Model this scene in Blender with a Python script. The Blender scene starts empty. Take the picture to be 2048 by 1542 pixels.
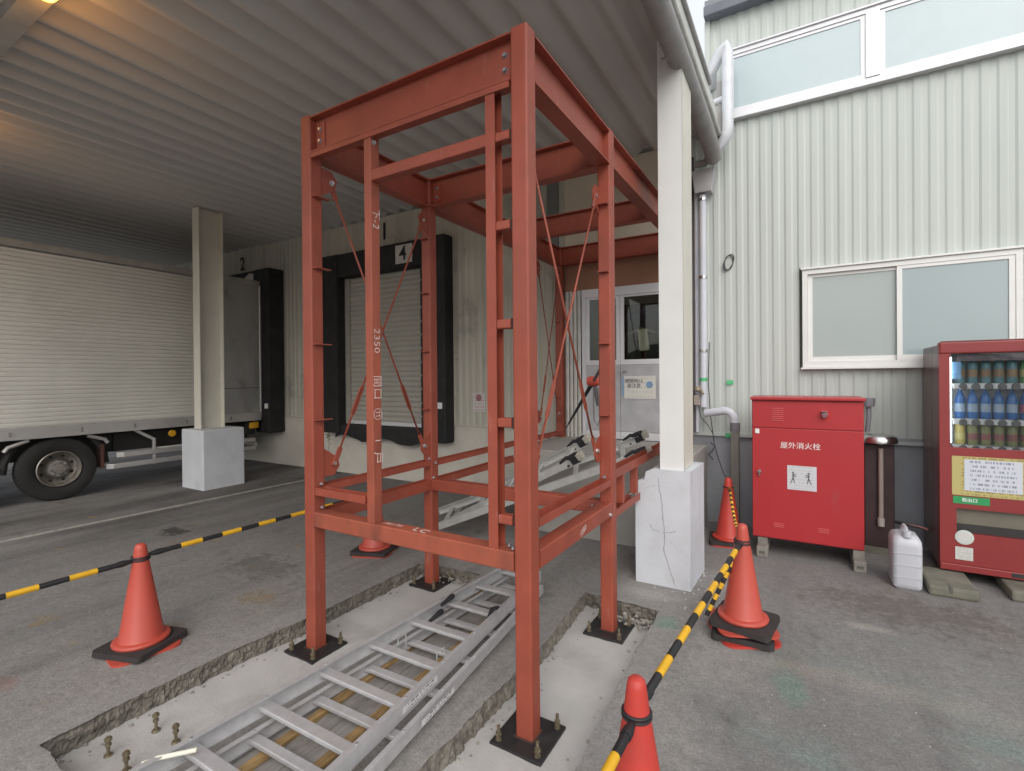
import bpy, bmesh, math, random
from mathutils import Vector, Matrix
from mathutils.geometry import tessellate_polygon
random.seed(7)
R = math.radians
scene = bpy.context.scene
COL = scene.collection

# ------------------------------------------------------------------ camera
cam_d = bpy.data.cameras.new('camera'); cam = bpy.data.objects.new('camera', cam_d); COL.objects.link(cam)
CX, CY, CZ = 1.2161, -2.2265, 1.80
YAW, PITCH, ROLL, FPX, PPY = 0.5350, -0.0045, -0.0084, 983.56, 758.47
fw = Vector((-math.sin(YAW)*math.cos(PITCH), math.cos(YAW)*math.cos(PITCH), math.sin(PITCH)))
rt = Vector((math.cos(YAW), math.sin(YAW), 0)); up = rt.cross(fw)
r2 = rt*math.cos(ROLL) + up*math.sin(ROLL); u2 = -rt*math.sin(ROLL) + up*math.cos(ROLL)
cam.matrix_world = Matrix(((r2.x, u2.x, -fw.x, CX), (r2.y, u2.y, -fw.y, CY), (r2.z, u2.z, -fw.z, CZ), (0, 0, 0, 1)))
cam_d.sensor_fit = 'HORIZONTAL'; cam_d.sensor_width = 36.0
cam_d.lens = FPX/2048*36.0
cam_d.shift_y = -(771-PPY)/2048.0
cam_d.clip_start = 0.05; cam_d.clip_end = 3000
scene.camera = cam

# ------------------------------------------------------------------ light
SUN_EL, SUN_AZ = 38.0, 150.0          # azimuth clockwise from +Y
world = bpy.data.worlds.new('World'); scene.world = world; world.use_nodes = True
wn = world.node_tree.nodes; wl = world.node_tree.links
bg = wn['Background']; sky = wn.new('ShaderNodeTexSky'); sky.sky_type = 'NISHITA'
sky.sun_disc = False; sky.sun_elevation = R(SUN_EL); sky.sun_rotation = R(SUN_AZ)
sky.air_density = 1.0; sky.dust_density = 5.0; sky.ozone_density = 1.0
hs_ = wn.new('ShaderNodeHueSaturation'); hs_.inputs['Saturation'].default_value = 0.42   # thin high overcast
wl.new(sky.outputs[0], hs_.inputs['Color'])
cl_ = wn.new('ShaderNodeTexNoise'); cl_.inputs['Scale'].default_value = 2.2; cl_.inputs['Detail'].default_value = 5
cm_ = wn.new('ShaderNodeMapRange'); cm_.inputs[1].default_value = 0.3; cm_.inputs[2].default_value = 0.7; cm_.inputs[3].default_value = 0.5; cm_.inputs[4].default_value = 0.8
wtc = wn.new('ShaderNodeTexCoord'); wl.new(wtc.outputs['Generated'], cl_.inputs[0]); wl.new(cl_.outputs[0], cm_.inputs[0])
cx_ = wn.new('ShaderNodeMix'); cx_.data_type = 'RGBA'; cx_.inputs[7].default_value = (4.0, 4.15, 4.3, 1)                # even cloud layer
wl.new(cm_.outputs[0], cx_.inputs[0]); wl.new(hs_.outputs[0], cx_.inputs[6]); wl.new(cx_.outputs[2], bg.inputs[0]); bg.inputs[1].default_value = 0.15
sd = bpy.data.lights.new('sun', 'SUN'); sun = bpy.data.objects.new('sun', sd); COL.objects.link(sun)
sd.energy = 0.5; sd.angle = R(60); sd.color = (1.0, 0.97, 0.93)
sv = Vector((math.sin(R(SUN_AZ))*math.cos(R(SUN_EL)), math.cos(R(SUN_AZ))*math.cos(R(SUN_EL)), math.sin(R(SUN_EL))))
sun.rotation_euler = sv.to_track_quat('Z', 'Y').to_euler(); sun.location = sv*30
vs = scene.view_settings; vs.view_transform = 'Standard'; vs.look = 'None'; vs.gamma = 1.0; vs.exposure = 0.85
vs.use_curve_mapping = False

# ------------------------------------------------------------------ helpers
MATS = {}
def mat(name, c, rough=0.6, metal=0.0, var=0.12, vscale=6.0, bump=0.0, bscale=60.0, c2=None, c2scale=2.0, c2amt=0.5, spec=0.5, coat=0.0, stretch=None, speck=None):
    if name in MATS: return MATS[name]
    m = bpy.data.materials.new(name); m.use_nodes = True; MATS[name] = m
    nt = m.node_tree; N = nt.nodes; L = nt.links; bs = N['Principled BSDF']
    bs.inputs['Roughness'].default_value = rough; bs.inputs['Metallic'].default_value = metal
    bs.inputs['Specular IOR Level'].default_value = spec; bs.inputs['Coat Weight'].default_value = coat
    tc = N.new('ShaderNodeTexCoord'); src = tc.outputs['Object']
    if stretch:
        mp = N.new('ShaderNodeMapping'); mp.inputs['Scale'].default_value = stretch; L.new(src, mp.inputs[0]); src = mp.outputs[0]
    n1 = N.new('ShaderNodeTexNoise'); n1.inputs['Scale'].default_value = vscale; n1.inputs['Detail'].default_value = 6
    L.new(src, n1.inputs[0])
    mr = N.new('ShaderNodeMapRange'); mr.inputs[1].default_value = 0.3; mr.inputs[2].default_value = 0.7
    mr.inputs[3].default_value = 1-var; mr.inputs[4].default_value = 1+var; L.new(n1.outputs[0], mr.inputs[0])
    base = N.new('ShaderNodeRGB'); base.outputs[0].default_value = (*c, 1); out = base.outputs[0]
    if c2:
        n2 = N.new('ShaderNodeTexNoise'); n2.inputs['Scale'].default_value = c2scale; n2.inputs['Detail'].default_value = 7
        n2.inputs['Roughness'].default_value = 0.65; L.new(src, n2.inputs[0])
        r2_ = N.new('ShaderNodeMapRange'); r2_.inputs[1].default_value = 0.48; r2_.inputs[2].default_value = 0.72
        r2_.inputs[3].default_value = 0; r2_.inputs[4].default_value = c2amt; L.new(n2.outputs[0], r2_.inputs[0])
        mx = N.new('ShaderNodeMix'); mx.data_type = 'RGBA'; L.new(r2_.outputs[0], mx.inputs[0]); L.new(out, mx.inputs[6])
        mx.inputs[7].default_value = (*c2, 1); out = mx.outputs[2]
    for (sc_, ss_, th_, am_, st_) in (speck or ()):     # scuffs, dust and grime with a shape of their own
        so = tc.outputs['Object']
        if st_:
            mp2 = N.new('ShaderNodeMapping'); mp2.inputs['Scale'].default_value = st_; L.new(so, mp2.inputs[0]); so = mp2.outputs[0]
        ns_ = N.new('ShaderNodeTexNoise'); ns_.inputs['Scale'].default_value = ss_; ns_.inputs['Detail'].default_value = 8; ns_.inputs['Roughness'].default_value = .7; L.new(so, ns_.inputs[0])
        rs_ = N.new('ShaderNodeMapRange'); rs_.inputs[1].default_value = th_; rs_.inputs[2].default_value = th_+.07; rs_.inputs[3].default_value = 0; rs_.inputs[4].default_value = am_; L.new(ns_.outputs[0], rs_.inputs[0])
        ms_ = N.new('ShaderNodeMix'); ms_.data_type = 'RGBA'; L.new(rs_.outputs[0], ms_.inputs[0]); L.new(out, ms_.inputs[6]); ms_.inputs[7].default_value = (*sc_, 1); out = ms_.outputs[2]
    vm = N.new('ShaderNodeVectorMath'); vm.operation = 'SCALE'; L.new(out, vm.inputs[0]); L.new(mr.outputs[0], vm.inputs['Scale'])
    L.new(vm.outputs[0], bs.inputs['Base Color'])
    if bump:
        n3 = N.new('ShaderNodeTexNoise'); n3.inputs['Scale'].default_value = bscale; n3.inputs['Detail'].default_value = 4
        L.new(src, n3.inputs[0]); bp = N.new('ShaderNodeBump'); bp.inputs['Strength'].default_value = bump
        bp.inputs['Distance'].default_value = 0.01; L.new(n3.outputs[0], bp.inputs['Height']); L.new(bp.outputs[0], bs.inputs['Normal'])
    return m

def print_mat(name, paper, ink, rows, amt=0.5, picture=None):
    """paper with rows of small illegible print (generated coordinates across a flat sheet)"""
    if name in MATS: return MATS[name]
    m = mat(name, paper, 0.55, var=0.03)
    nt = m.node_tree; N = nt.nodes; L = nt.links; bs = N['Principled BSDF']
    uv = N.new('ShaderNodeUVMap'); sp = N.new('ShaderNodeSeparateXYZ'); L.new(uv.outputs[0], sp.inputs[0])
    w = N.new('ShaderNodeMath'); w.operation = 'MULTIPLY'; w.inputs[1].default_value = rows; L.new(sp.outputs[1], w.inputs[0])
    fr = N.new('ShaderNodeMath'); fr.operation = 'FRACT'; L.new(w.outputs[0], fr.inputs[0])
    band = N.new('ShaderNodeMath'); band.operation = 'COMPARE'; band.inputs[1].default_value = 0.5; band.inputs[2].default_value = 0.24; L.new(fr.outputs[0], band.inputs[0])
    fl = N.new('ShaderNodeMath'); fl.operation = 'FLOOR'; L.new(w.outputs[0], fl.inputs[0])
    cb = N.new('ShaderNodeCombineXYZ'); mu = N.new('ShaderNodeMath'); mu.operation = 'MULTIPLY'; mu.inputs[1].default_value = 26
    L.new(sp.outputs[0], mu.inputs[0]); L.new(mu.outputs[0], cb.inputs[0]); L.new(fl.outputs[0], cb.inputs[1])
    nz = N.new('ShaderNodeTexNoise'); nz.inputs['Scale'].default_value = 1.3; L.new(cb.outputs[0], nz.inputs[0])
    gt = N.new('ShaderNodeMath'); gt.operation = 'GREATER_THAN'; gt.inputs[1].default_value = 0.5; L.new(nz.outputs[0], gt.inputs[0])
    mg = N.new('ShaderNodeMath'); mg.operation = 'COMPARE'; mg.inputs[1].default_value = 0.5; mg.inputs[2].default_value = 0.4; L.new(sp.outputs[0], mg.inputs[0])
    a = N.new('ShaderNodeMath'); a.operation = 'MULTIPLY'; L.new(band.outputs[0], a.inputs[0]); L.new(gt.outputs[0], a.inputs[1])
    b = N.new('ShaderNodeMath'); b.operation = 'MULTIPLY'; L.new(a.outputs[0], b.inputs[0]); L.new(mg.outputs[0], b.inputs[1])
    c = N.new('ShaderNodeMath'); c.operation = 'MULTIPLY'; c.inputs[1].default_value = amt; L.new(b.outputs[0], c.inputs[0])
    mx = N.new('ShaderNodeMix'); mx.data_type = 'RGBA'; L.new(c.outputs[0], mx.inputs[0]); mx.inputs[6].default_value = (*paper, 1); mx.inputs[7].default_value = (*ink, 1)
    L.new(mx.outputs[2], bs.inputs['Base Color'])
    return m

class MB:
    def __init__(s): s.v = []; s.f = []; s.sm = []
    def add(s, vs, fs, smooth=False):
        o = len(s.v); s.v += [tuple(p) for p in vs]; s.f += [tuple(i+o for i in f) for f in fs]; s.sm += [smooth]*len(fs); return s
    def box(s, x0, x1, y0, y1, z0, z1, bev=0.0, M=None):
        if bev <= 0:
            vs = [(x, y, z) for x in (x0, x1) for y in (y0, y1) for z in (z0, z1)]
            fs = [(0, 1, 3, 2), (4, 6, 7, 5), (0, 4, 5, 1), (2, 3, 7, 6), (0, 2, 6, 4), (1, 5, 7, 3)]
            if M: vs = [M @ Vector(p) for p in vs]
            return s.add(vs, fs)
        bm = bmesh.new(); bmesh.ops.create_cube(bm, size=1.0)
        for v in bm.verts: v.co = Vector(((x0+x1)/2+v.co.x*(x1-x0), (y0+y1)/2+v.co.y*(y1-y0), (z0+z1)/2+v.co.z*(z1-z0)))
        bmesh.ops.bevel(bm, geom=bm.edges[:], offset=bev, segments=2, affect='EDGES', profile=0.5)
        bm.verts.index_update()
        vs = [(M @ v.co) if M else v.co.copy() for v in bm.verts]; fs = [tuple(v.index for v in f.verts) for f in bm.faces]; bm.free()
        return s.add(vs, fs)
    def prism(s, prof, p0, p1, xa=None, smooth=False, caps=True):
        """2-d profile (u,v) swept from p0 to p1; xa = direction of u"""
        p0 = Vector(p0); p1 = Vector(p1); d = (p1-p0).normalized()
        xa = Vector(xa) if xa else (Vector((0, 0, 1)) if abs(d.z) < .9 else Vector((1, 0, 0)))
        ux = (xa - d*xa.dot(d)).normalized(); uy = d.cross(ux); n = len(prof)
        vs = [p0+ux*u+uy*v for u, v in prof] + [p1+ux*u+uy*v for u, v in prof]
        fs = [(i, (i+1) % n, n+(i+1) % n, n+i) for i in range(n)]
        s.add(vs, fs, smooth)
        if caps: s.add(vs, [tuple(range(n))[::-1], tuple(range(n, 2*n))])
        return s
    def tube(s, pts, r, seg=10, caps=True, closed=False):
        pts = [Vector(p) for p in pts]; n = len(pts); rs = r if hasattr(r, '__len__') else [r]*n
        prev = None; rings = []
        for i, p in enumerate(pts):
            if closed: d = pts[(i+1) % n]-pts[i-1]
            else: d = (pts[min(i+1, n-1)]-pts[max(i-1, 0)])
            d.normalize()
            if prev is None:
                a = Vector((0, 0, 1)) if abs(d.z) < .9 else Vector((1, 0, 0)); u = (a-d*a.dot(d)).normalized()
            else: u = (prev-d*prev.dot(d)).normalized()
            prev = u; w = d.cross(u)
            rings.append([p+(u*math.cos(2*math.pi*k/seg)+w*math.sin(2*math.pi*k/seg))*rs[i] for k in range(seg)])
        vs = [q for rg in rings for q in rg]; fs = []
        for i in range(n if closed else n-1):
            j = (i+1) % n
            for k in range(seg):
                k2 = (k+1) % seg; fs.append((i*seg+k, i*seg+k2, j*seg+k2, j*seg+k))
        s.add(vs, fs, True)
        if caps and not closed: s.add(rings[0], [tuple(range(seg))[::-1]]); s.add(rings[-1], [tuple(range(seg))])
        return s
    def lathe(s, prof, c=(0, 0, 0), seg=32, axis='Z', smooth=True):
        vs = []; fs = []; n = len(prof)
        for k in range(seg):
            a = 2*math.pi*k/seg
            for r, z in prof:
                p = (r*math.cos(a), r*math.sin(a), z)
                if axis == 'Y': p = (p[0], p[2], p[1])
                if axis == 'X': p = (p[2], p[0], p[1])
                vs.append((c[0]+p[0], c[1]+p[1], c[2]+p[2]))
        for k in range(seg):
            k2 = (k+1) % seg
            for i in range(n-1):
                q = (k*n+i, k2*n+i, k2*n+i+1, k*n+i+1)
                fs.append(q if axis != 'Y' else q[::-1])
        return s.add(vs, fs, smooth)
    def sheet(s, o, ux, uy):
        o = Vector(o); ux = Vector(ux); uy = Vector(uy); return s.add([o, o+ux, o+ux+uy, o+uy], [(0, 1, 2, 3)])
    def build(s, name, m, parent=None, uv=False, sharp=None):
        me = bpy.data.meshes.new(name); me.from_pydata(s.v, [], s.f); me.polygons.foreach_set('use_smooth', s.sm)
        me.update()
        bm = bmesh.new(); bm.from_mesh(me)
        if not uv: bmesh.ops.recalc_face_normals(bm, faces=bm.faces)
        if any(s.sm):
            bmesh.ops.remove_doubles(bm, verts=bm.verts, dist=1e-6)
            for e in bm.edges:
                if len(e.link_faces) == 2 and e.calc_face_angle(0) > R(38): e.smooth = False
        bm.to_mesh(me); bm.free()
        if uv:
            ul = me.uv_layers.new(name='UVMap')
            for p in me.polygons:
                for k, li in enumerate(p.loop_indices): ul.data[li].uv = ((0, 0), (1, 0), (1, 1), (0, 1))[k % 4]
        me.materials.append(m)
        o = bpy.data.objects.new(name, me); COL.objects.link(o)
        if parent: adopt(o, parent)
        return o

def adopt(o, parent):
    o.parent = parent
    w = Matrix.Identity(4); p = parent
    while p:
        w = p.matrix_basis @ p.matrix_parent_inverse if False else w
        p = p.parent
    o.matrix_parent_inverse = WORLD(parent).inverted()
def WORLD(o):
    if o.parent is None: return Matrix.LocRotScale(o.location, o.rotation_euler, o.scale)
    return WORLD(o.parent) @ o.matrix_parent_inverse @ Matrix.LocRotScale(o.location, o.rotation_euler, o.scale)
def thing(name, loc, label, cat, group=None):
    o = bpy.data.objects.new(name, None); COL.objects.link(o); o.location = loc; o.empty_display_size = .1
    tag(o, label, cat, group); return o
def tag(o, label=None, cat=None, group=None, kind=None):
    if label: o['label'] = label
    if cat: o['category'] = cat
    if group: o['group'] = group
    if kind: o['kind'] = kind
    return o
def copy_tree(o, parent=None):
    c = o.copy(); COL.objects.link(c); c.parent = parent
    for ch in [x for x in bpy.data.objects if x.parent == o]: copy_tree(ch, c)
    return c
def box(name, m, parent, x0, x1, y0, y1, z0, z1, bev=0.0):
    return MB().box(x0, x1, y0, y1, z0, z1, bev).build(name, m, parent)
def rrect(w, h, r, seg=3):
    out = []
    for cx, cy, a0 in ((w/2-r, h/2-r, 0), (-w/2+r, h/2-r, 90), (-w/2+r, -h/2+r, 180), (w/2-r, -h/2+r, 270)):
        for k in range(seg+1):
            a = R(a0+90*k/seg); out.append((cx+r*math.cos(a), cy+r*math.sin(a)))
    return out
def hprof(h, b, tw, tf):   # u = web direction (depth), v = flange width
    return [(-h/2, -b/2), (-h/2, b/2), (-h/2+tf, b/2), (-h/2+tf, tw/2), (h/2-tf, tw/2), (h/2-tf, b/2), (h/2, b/2), (h/2, -b/2),
            (h/2-tf, -b/2), (h/2-tf, -tw/2), (-h/2+tf, -tw/2), (-h/2+tf, -b/2)]
def cprof(h, b, t):        # channel: web at v=0, lips toward +v
    return [(-h/2, 0), (h/2, 0), (h/2, b), (h/2-t, b), (h/2-t, t), (-h/2+t, t), (-h/2+t, b), (-h/2, b)]
def text(name, body, size, M, m, parent, thick=0.0008, align='CENTER', bold=0.0, sx=1.0):
    cu = bpy.data.curves.new(name, 'FONT'); cu.body = body; cu.size = size; cu.extrude = thick; cu.align_x = align; cu.align_y = 'CENTER'
    cu.offset = bold; cu.resolution_u = 2
    t = bpy.data.objects.new(name+'_curve', cu); COL.objects.link(t)
    dg = bpy.context.evaluated_depsgraph_get(); me = bpy.data.meshes.new_from_object(t.evaluated_get(dg))
    bpy.data.objects.remove(t); bpy.data.curves.remove(cu)
    me.transform(M @ Matrix.Diagonal((sx, 1, 1, 1))); me.materials.clear(); me.materials.append(m); me.name = name
    o = bpy.data.objects.new(name, me); COL.objects.link(o); adopt(o, parent); return o
def T(x, y, z): return Matrix.Translation((x, y, z))
RX90 = Matrix.Rotation(R(90), 4, 'X')                                    # faces -Y
RPX = Matrix.Rotation(R(90), 4, 'Z') @ Matrix.Rotation(R(90), 4, 'X')    # faces +X, reads along +Y
def poly(name, loops, z, m, parent=None):
    tri = tessellate_polygon([[Vector((x, y, 0)) for x, y in lp] for lp in loops])
    vs = [(x, y, z) for lp in loops for x, y in lp]
    b = MB(); b.add(vs, [tuple(t) for t in tri]); return b

# ------------------------------------------------------------------ materials
M_red = mat('primer_red', (0.305, 0.066, 0.038), 0.5, var=0.12, vscale=5, c2=(0.22, 0.056, 0.038), c2scale=1.6, c2amt=0.7, bump=0.05, bscale=180, speck=[((.38, .17, .13), 3.0, .60, .40, (6, 6, 1)), ((.10, .04, .03), 9, .70, .6, None), ((.45, .30, .24), 40, .72, .5, None)])
M_redworn = mat('primer_red_worn', (0.33, 0.082, 0.046), 0.55, var=0.12, vscale=7, c2=(0.07, 0.035, 0.03), c2scale=5, c2amt=0.5, stretch=(1, 1, .45), speck=[((.48, .30, .24), 14, .66, .5, None)])
M_chalk = mat('chalk', (0.75, 0.66, 0.62), 0.9)
M_zinc = mat('zinc', (0.62, 0.62, 0.64), 0.35, 0.9)
M_brass = mat('anchor_zinc', (0.24, 0.205, 0.14), 0.45, 0.6, var=.3, vscale=60)
M_plate = mat('base_plate_black', (0.022, 0.021, 0.022), 0.5, var=0.3, vscale=14, c2=(0.05, 0.045, 0.045), c2scale=9, c2amt=0.4)
M_alu = mat('aluminium', (0.50, 0.495, 0.50), 0.45, 0.35, var=0.08, vscale=20, c2=(0.44, 0.43, 0.44), c2scale=4)
M_alu2 = mat('aluminium_pale', (0.62, 0.62, 0.60), 0.45, 0.3, var=0.08, vscale=12)
M_rubber = mat('rubber', (0.018, 0.019, 0.022), 0.75, var=0.2)
M_wood = mat('batten_wood', (0.31, 0.20, 0.085), 0.75, var=0.35, vscale=9, stretch=(8, 1, 8))
M_board = mat('grey_board', (0.27, 0.255, 0.24), 0.85, var=0.2, vscale=10, c2=(0.12, .1, .085), stretch=(5, 1, 1))
M_siding = mat('siding_greenish', (0.50, 0.535, 0.505), 0.5, var=0.03, vscale=1.5, speck=[((.40, .42, .40), 2.2, .60, .3, (5, 5, .15))], c2=(0.455, 0.49, 0.465), c2scale=1.2, c2amt=0.6, stretch=(3, 3, .3))
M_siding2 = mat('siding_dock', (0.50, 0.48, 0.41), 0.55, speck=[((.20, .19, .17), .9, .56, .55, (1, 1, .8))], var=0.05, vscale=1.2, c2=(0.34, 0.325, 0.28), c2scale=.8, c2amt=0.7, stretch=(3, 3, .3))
M_plinth = mat('plinth_paint', (0.56, 0.53, 0.47), 0.75, var=0.06, vscale=3, c2=(0.38, .35, .30), c2scale=2.5, c2amt=.35, bump=.1)
M_plinthg = mat('plinth_concrete', (0.31, 0.32, 0.345), 0.8, var=0.12, vscale=2, c2=(0.22, .225, .24), c2scale=1.5, bump=.15)
M_white = mat('white_paint', (0.73, 0.74, 0.725), 0.45, var=0.03, vscale=3)
M_whitep = mat('white_plinth_paint', (0.60, 0.62, 0.66), 0.65, var=0.05, vscale=4, c2=(0.42, .41, .40), c2scale=3.5, c2amt=.3, bump=.12, bscale=40)
M_crack = mat('crack', (0.20, 0.20, 0.20), 0.9)
M_cream = mat('column_cream', (0.66, 0.64, 0.56), 0.5, var=0.04)
M_deck = mat('deck_grey', (0.60, 0.58, 0.55), 0.55, var=0.06, vscale=1.0, c2=(0.50, .475, .45), c2scale=.5, c2amt=.6)
M_gutter = mat('gutter', (0.30, 0.29, 0.285), 0.5)
M_fascia = mat('fascia', (0.58, 0.585, 0.55), 0.5)
M_pvc = mat('pvc_pipe', (0.62, 0.64, 0.70), 0.4, var=.05)
M_gpost = mat('weathered_post', (0.24, 0.23, 0.21), 0.85, var=.15, c2=(.16, .13, .12), stretch=(4, 4, .6))
M_frame = mat('window_alu', (0.70, 0.70, 0.72), 0.4, 0.2, var=.03)
M_framec = mat('window_alu_cream', (0.72, 0.72, 0.70), 0.45, 0.1, var=.03)
M_pane = mat('frosted_pane', (0.33, 0.40, 0.41), 0.05, var=.03, vscale=1.2, spec=.7)
M_pane2 = mat('frosted_pane_dim', (0.38, 0.43, 0.42), 0.2, var=.03, vscale=1.2, spec=.55)
M_pane3 = mat('frosted_pane_sky', (0.44, 0.53, 0.55), 0.10, var=.02, spec=.8)
M_black = mat('dock_pad', (0.012, 0.012, 0.013), 0.7, var=.35, vscale=10, c2=(.035, .033, .03), c2scale=3)
M_shutter = mat('shutter', (0.40, 0.385, 0.34), 0.5, 0.1, var=.04)
M_ink = mat('ink_black', (0.012, 0.012, 0.013), 0.6)
M_paper = print_mat('notice_white', (0.66, 0.66, 0.62), (0.1, 0.1, 0.12), 9, .55)
M_paperr = print_mat('notice_pinkprint', (0.60, 0.58, 0.56), (0.45, 0.12, 0.12), 6, .7)
M_papers = print_mat('machine_notice', (0.56, 0.58, 0.64), (0.12, 0.13, 0.2), 7, .7)
M_papery = print_mat('machine_yellow', (0.46, 0.39, 0.15), (0.10, 0.08, 0.03), 13, .5)
M_sign4 = mat('sign_white', (0.55, .53, .50), .6)
M_truck = mat('truck_corrugated', (0.72, 0.71, 0.66), 0.42, 0.15, var=.06, vscale=1.5, c2=(.58, .565, .51), c2scale=.8)
M_truckp = mat('truck_panel_dirty', (0.36, 0.36, 0.35), 0.55, 0.1, var=.1, vscale=2, c2=(.10, .09, .075), c2scale=1.6, c2amt=.7, stretch=(1, 1, .5))
M_truckr = mat('truck_rail', (0.52, 0.51, 0.50), 0.4, 0.5, var=.06)
M_tyre = mat('tyre', (0.022, 0.021, 0.020), 0.85, var=.2)
M_rim = mat('rim_steel', (0.30, 0.28, 0.25), 0.5, 0.6, var=.25, vscale=18)
M_chassis = mat('chassis_dark', (0.018, 0.017, 0.016), 0.7)
M_amber = mat('amber_lens', (0.75, 0.40, 0.02), 0.3)
M_mudred = mat('mud_flap', (0.09, 0.035, 0.03), .7)
M_cone = mat('cone_orange', (0.47, 0.072, 0.048), 0.42, var=.05, c2=(.43, .075, .055), c2scale=5, c2amt=.6, speck=[((.10, .05, .04), 7, .62, .45, None), ((.62, .30, .25), 22, .70, .5, None)])
M_coned = mat('cone_red_old', (0.50, 0.045, 0.032), 0.5, var=.08, c2=(.38, .06, .05), c2scale=5, c2amt=.6, speck=[((.10, .05, .04), 7, .62, .45, None), ((.62, .30, .25), 22, .70, .5, None)])
M_wt = mat('cone_weight', (0.032, 0.027, 0.027), 0.8, var=.2)
M_yel = mat('bar_yellow', (0.72, 0.40, 0.018), 0.45, var=.08, vscale=20)
M_blk = mat('bar_black', (0.018, 0.018, 0.020), 0.5, var=.2, vscale=20)
M_fire = mat('cabinet_red', (0.40, 0.030, 0.035), 0.34, var=.04, spec=.5, vscale=2, speck=[((.30, .08, .08), 3, .60, .35, (1, 1, .3)), ((.2, .1, .1), 30, .72, .4, None)])
M_firet = mat('cabinet_white_letter', (0.78, .72, .70), .5)
M_lampr = mat('cabinet_lamp_lens', (0.50, .03, .03), .15)
M_vend = mat('machine_red', (0.245, 0.033, 0.033), 0.38, var=.05, spec=.5)
M_vends = mat('machine_side', (0.115, 0.060, 0.056), 0.30, var=.2, vscale=3, c2=(.16, .12, .11), c2scale=2.5)
M_vwhite = mat('machine_inner', (0.60, .62, .65), .4)
M_vflap = mat('machine_flap', (0.16, .145, .115), .35)
M_vgrey = mat('machine_dark', (0.03, .028, .028), .5)
M_green = mat('sticker_green', (0.03, .30, .10), .45)
M_sticker = print_mat('machine_sticker', (0.55, .55, .52), (.15, .18, .15), 6, .6)
M_block = mat('concrete_block', (0.22, .205, .18), .9, var=.2, vscale=9, bump=.3, bscale=70)
M_blockg = mat('concrete_block_green', (0.15, .145, .115), .9, var=.25, vscale=7, bump=.3, bscale=60)
M_jerry = mat('jerrycan_plastic', (0.47, .475, .51), .35, var=.03)
M_steel = mat('stainless', (0.62, .60, .60), .22, 1.0, var=.05)
M_brown = mat('brown_cabinet', (0.045, .022, .024), .55, var=.2)
M_beige = mat('beige_pipe', (0.30, .26, .23), .6)
M_greyc = mat('grey_cup', (0.22, .21, .23), .5)
M_wallbrown = mat('brown_panel', (0.30, .145, .09), .6, var=.12, vscale=2)
M_ply = mat('beige_board', (0.60, .54, .43), .7, var=.05, vscale=2)
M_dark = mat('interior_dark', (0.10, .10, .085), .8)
M_glass = None
M_tape = mat('green_tape', (0.10, .50, .22), .6)
M_rope = mat('cable_grey', (0.06, .06, .065), .6)
M_navy = mat('navy_reflection', (0.02, .028, .06), .85)  # dark blue tone of the reflection shapes behind the door pane
M_leaf = mat('weed_leaf', (0.08, .14, .045), .7)
M_chain = mat('chain_steel', (0.22, .21, .21), .5, .6)
M_soil = mat('broken_edge', (0.17, .155, .13), .95, var=.35, vscale=22, c2=(.075, .068, .054), c2scale=20, c2amt=.8, bump=.7, bscale=90)
M_rubble = mat('rubble', (0.30, .28, .25), .95, var=.3, vscale=15, bump=.5)
M_chip = mat('white_chip', (0.36, .355, .34), .9, var=.1)
M_mortar = mat('pit_mortar', (0.45, .44, .425), .9, var=.09, vscale=3.5, c2=(.30, .29, .27), c2scale=2.2, c2amt=.75, bump=.3, bscale=70)
M_conc = mat('platform_concrete', (0.36, .345, .32), .9, var=.1, vscale=3, c2=(.22, .21, .19), c2scale=3, bump=.3)
M_line = mat('road_line', (0.36, .35, .32), .85, var=.18, vscale=9, c2=(.14, .135, .125), c2scale=14, c2amt=.9)
M_cyan = mat('paint_green', (0.16, .26, .21), .9, var=.2, vscale=12)

def glass_mat(name='door_glass', tint=(.85, .86, .80), refl=1.0):
    """thin sheet: clear tinted body with a fresnel surface reflection"""
    m = bpy.data.materials.new(name); m.use_nodes = True; N = m.node_tree.nodes; L = m.node_tree.links
    N.remove(N['Principled BSDF']); out = N['Material Output']
    t = N.new('ShaderNodeBsdfTransparent'); t.inputs[0].default_value = (*tint, 1); g = N.new('ShaderNodeBsdfGlossy'); g.inputs['Roughness'].default_value = .02
    f = N.new('ShaderNodeFresnel'); f.inputs[0].default_value = 1.5; mx = N.new('ShaderNodeMixShader')
    k = N.new('ShaderNodeMath'); k.operation = 'MULTIPLY'; k.inputs[1].default_value = refl; L.new(f.outputs[0], k.inputs[0])
    L.new(k.outputs[0], mx.inputs[0]); L.new(t.outputs[0], mx.inputs[1]); L.new(g.outputs[0], mx.inputs[2]); L.new(mx.outputs[0], out.inputs[0])
    return m
M_glass = glass_mat()

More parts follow.
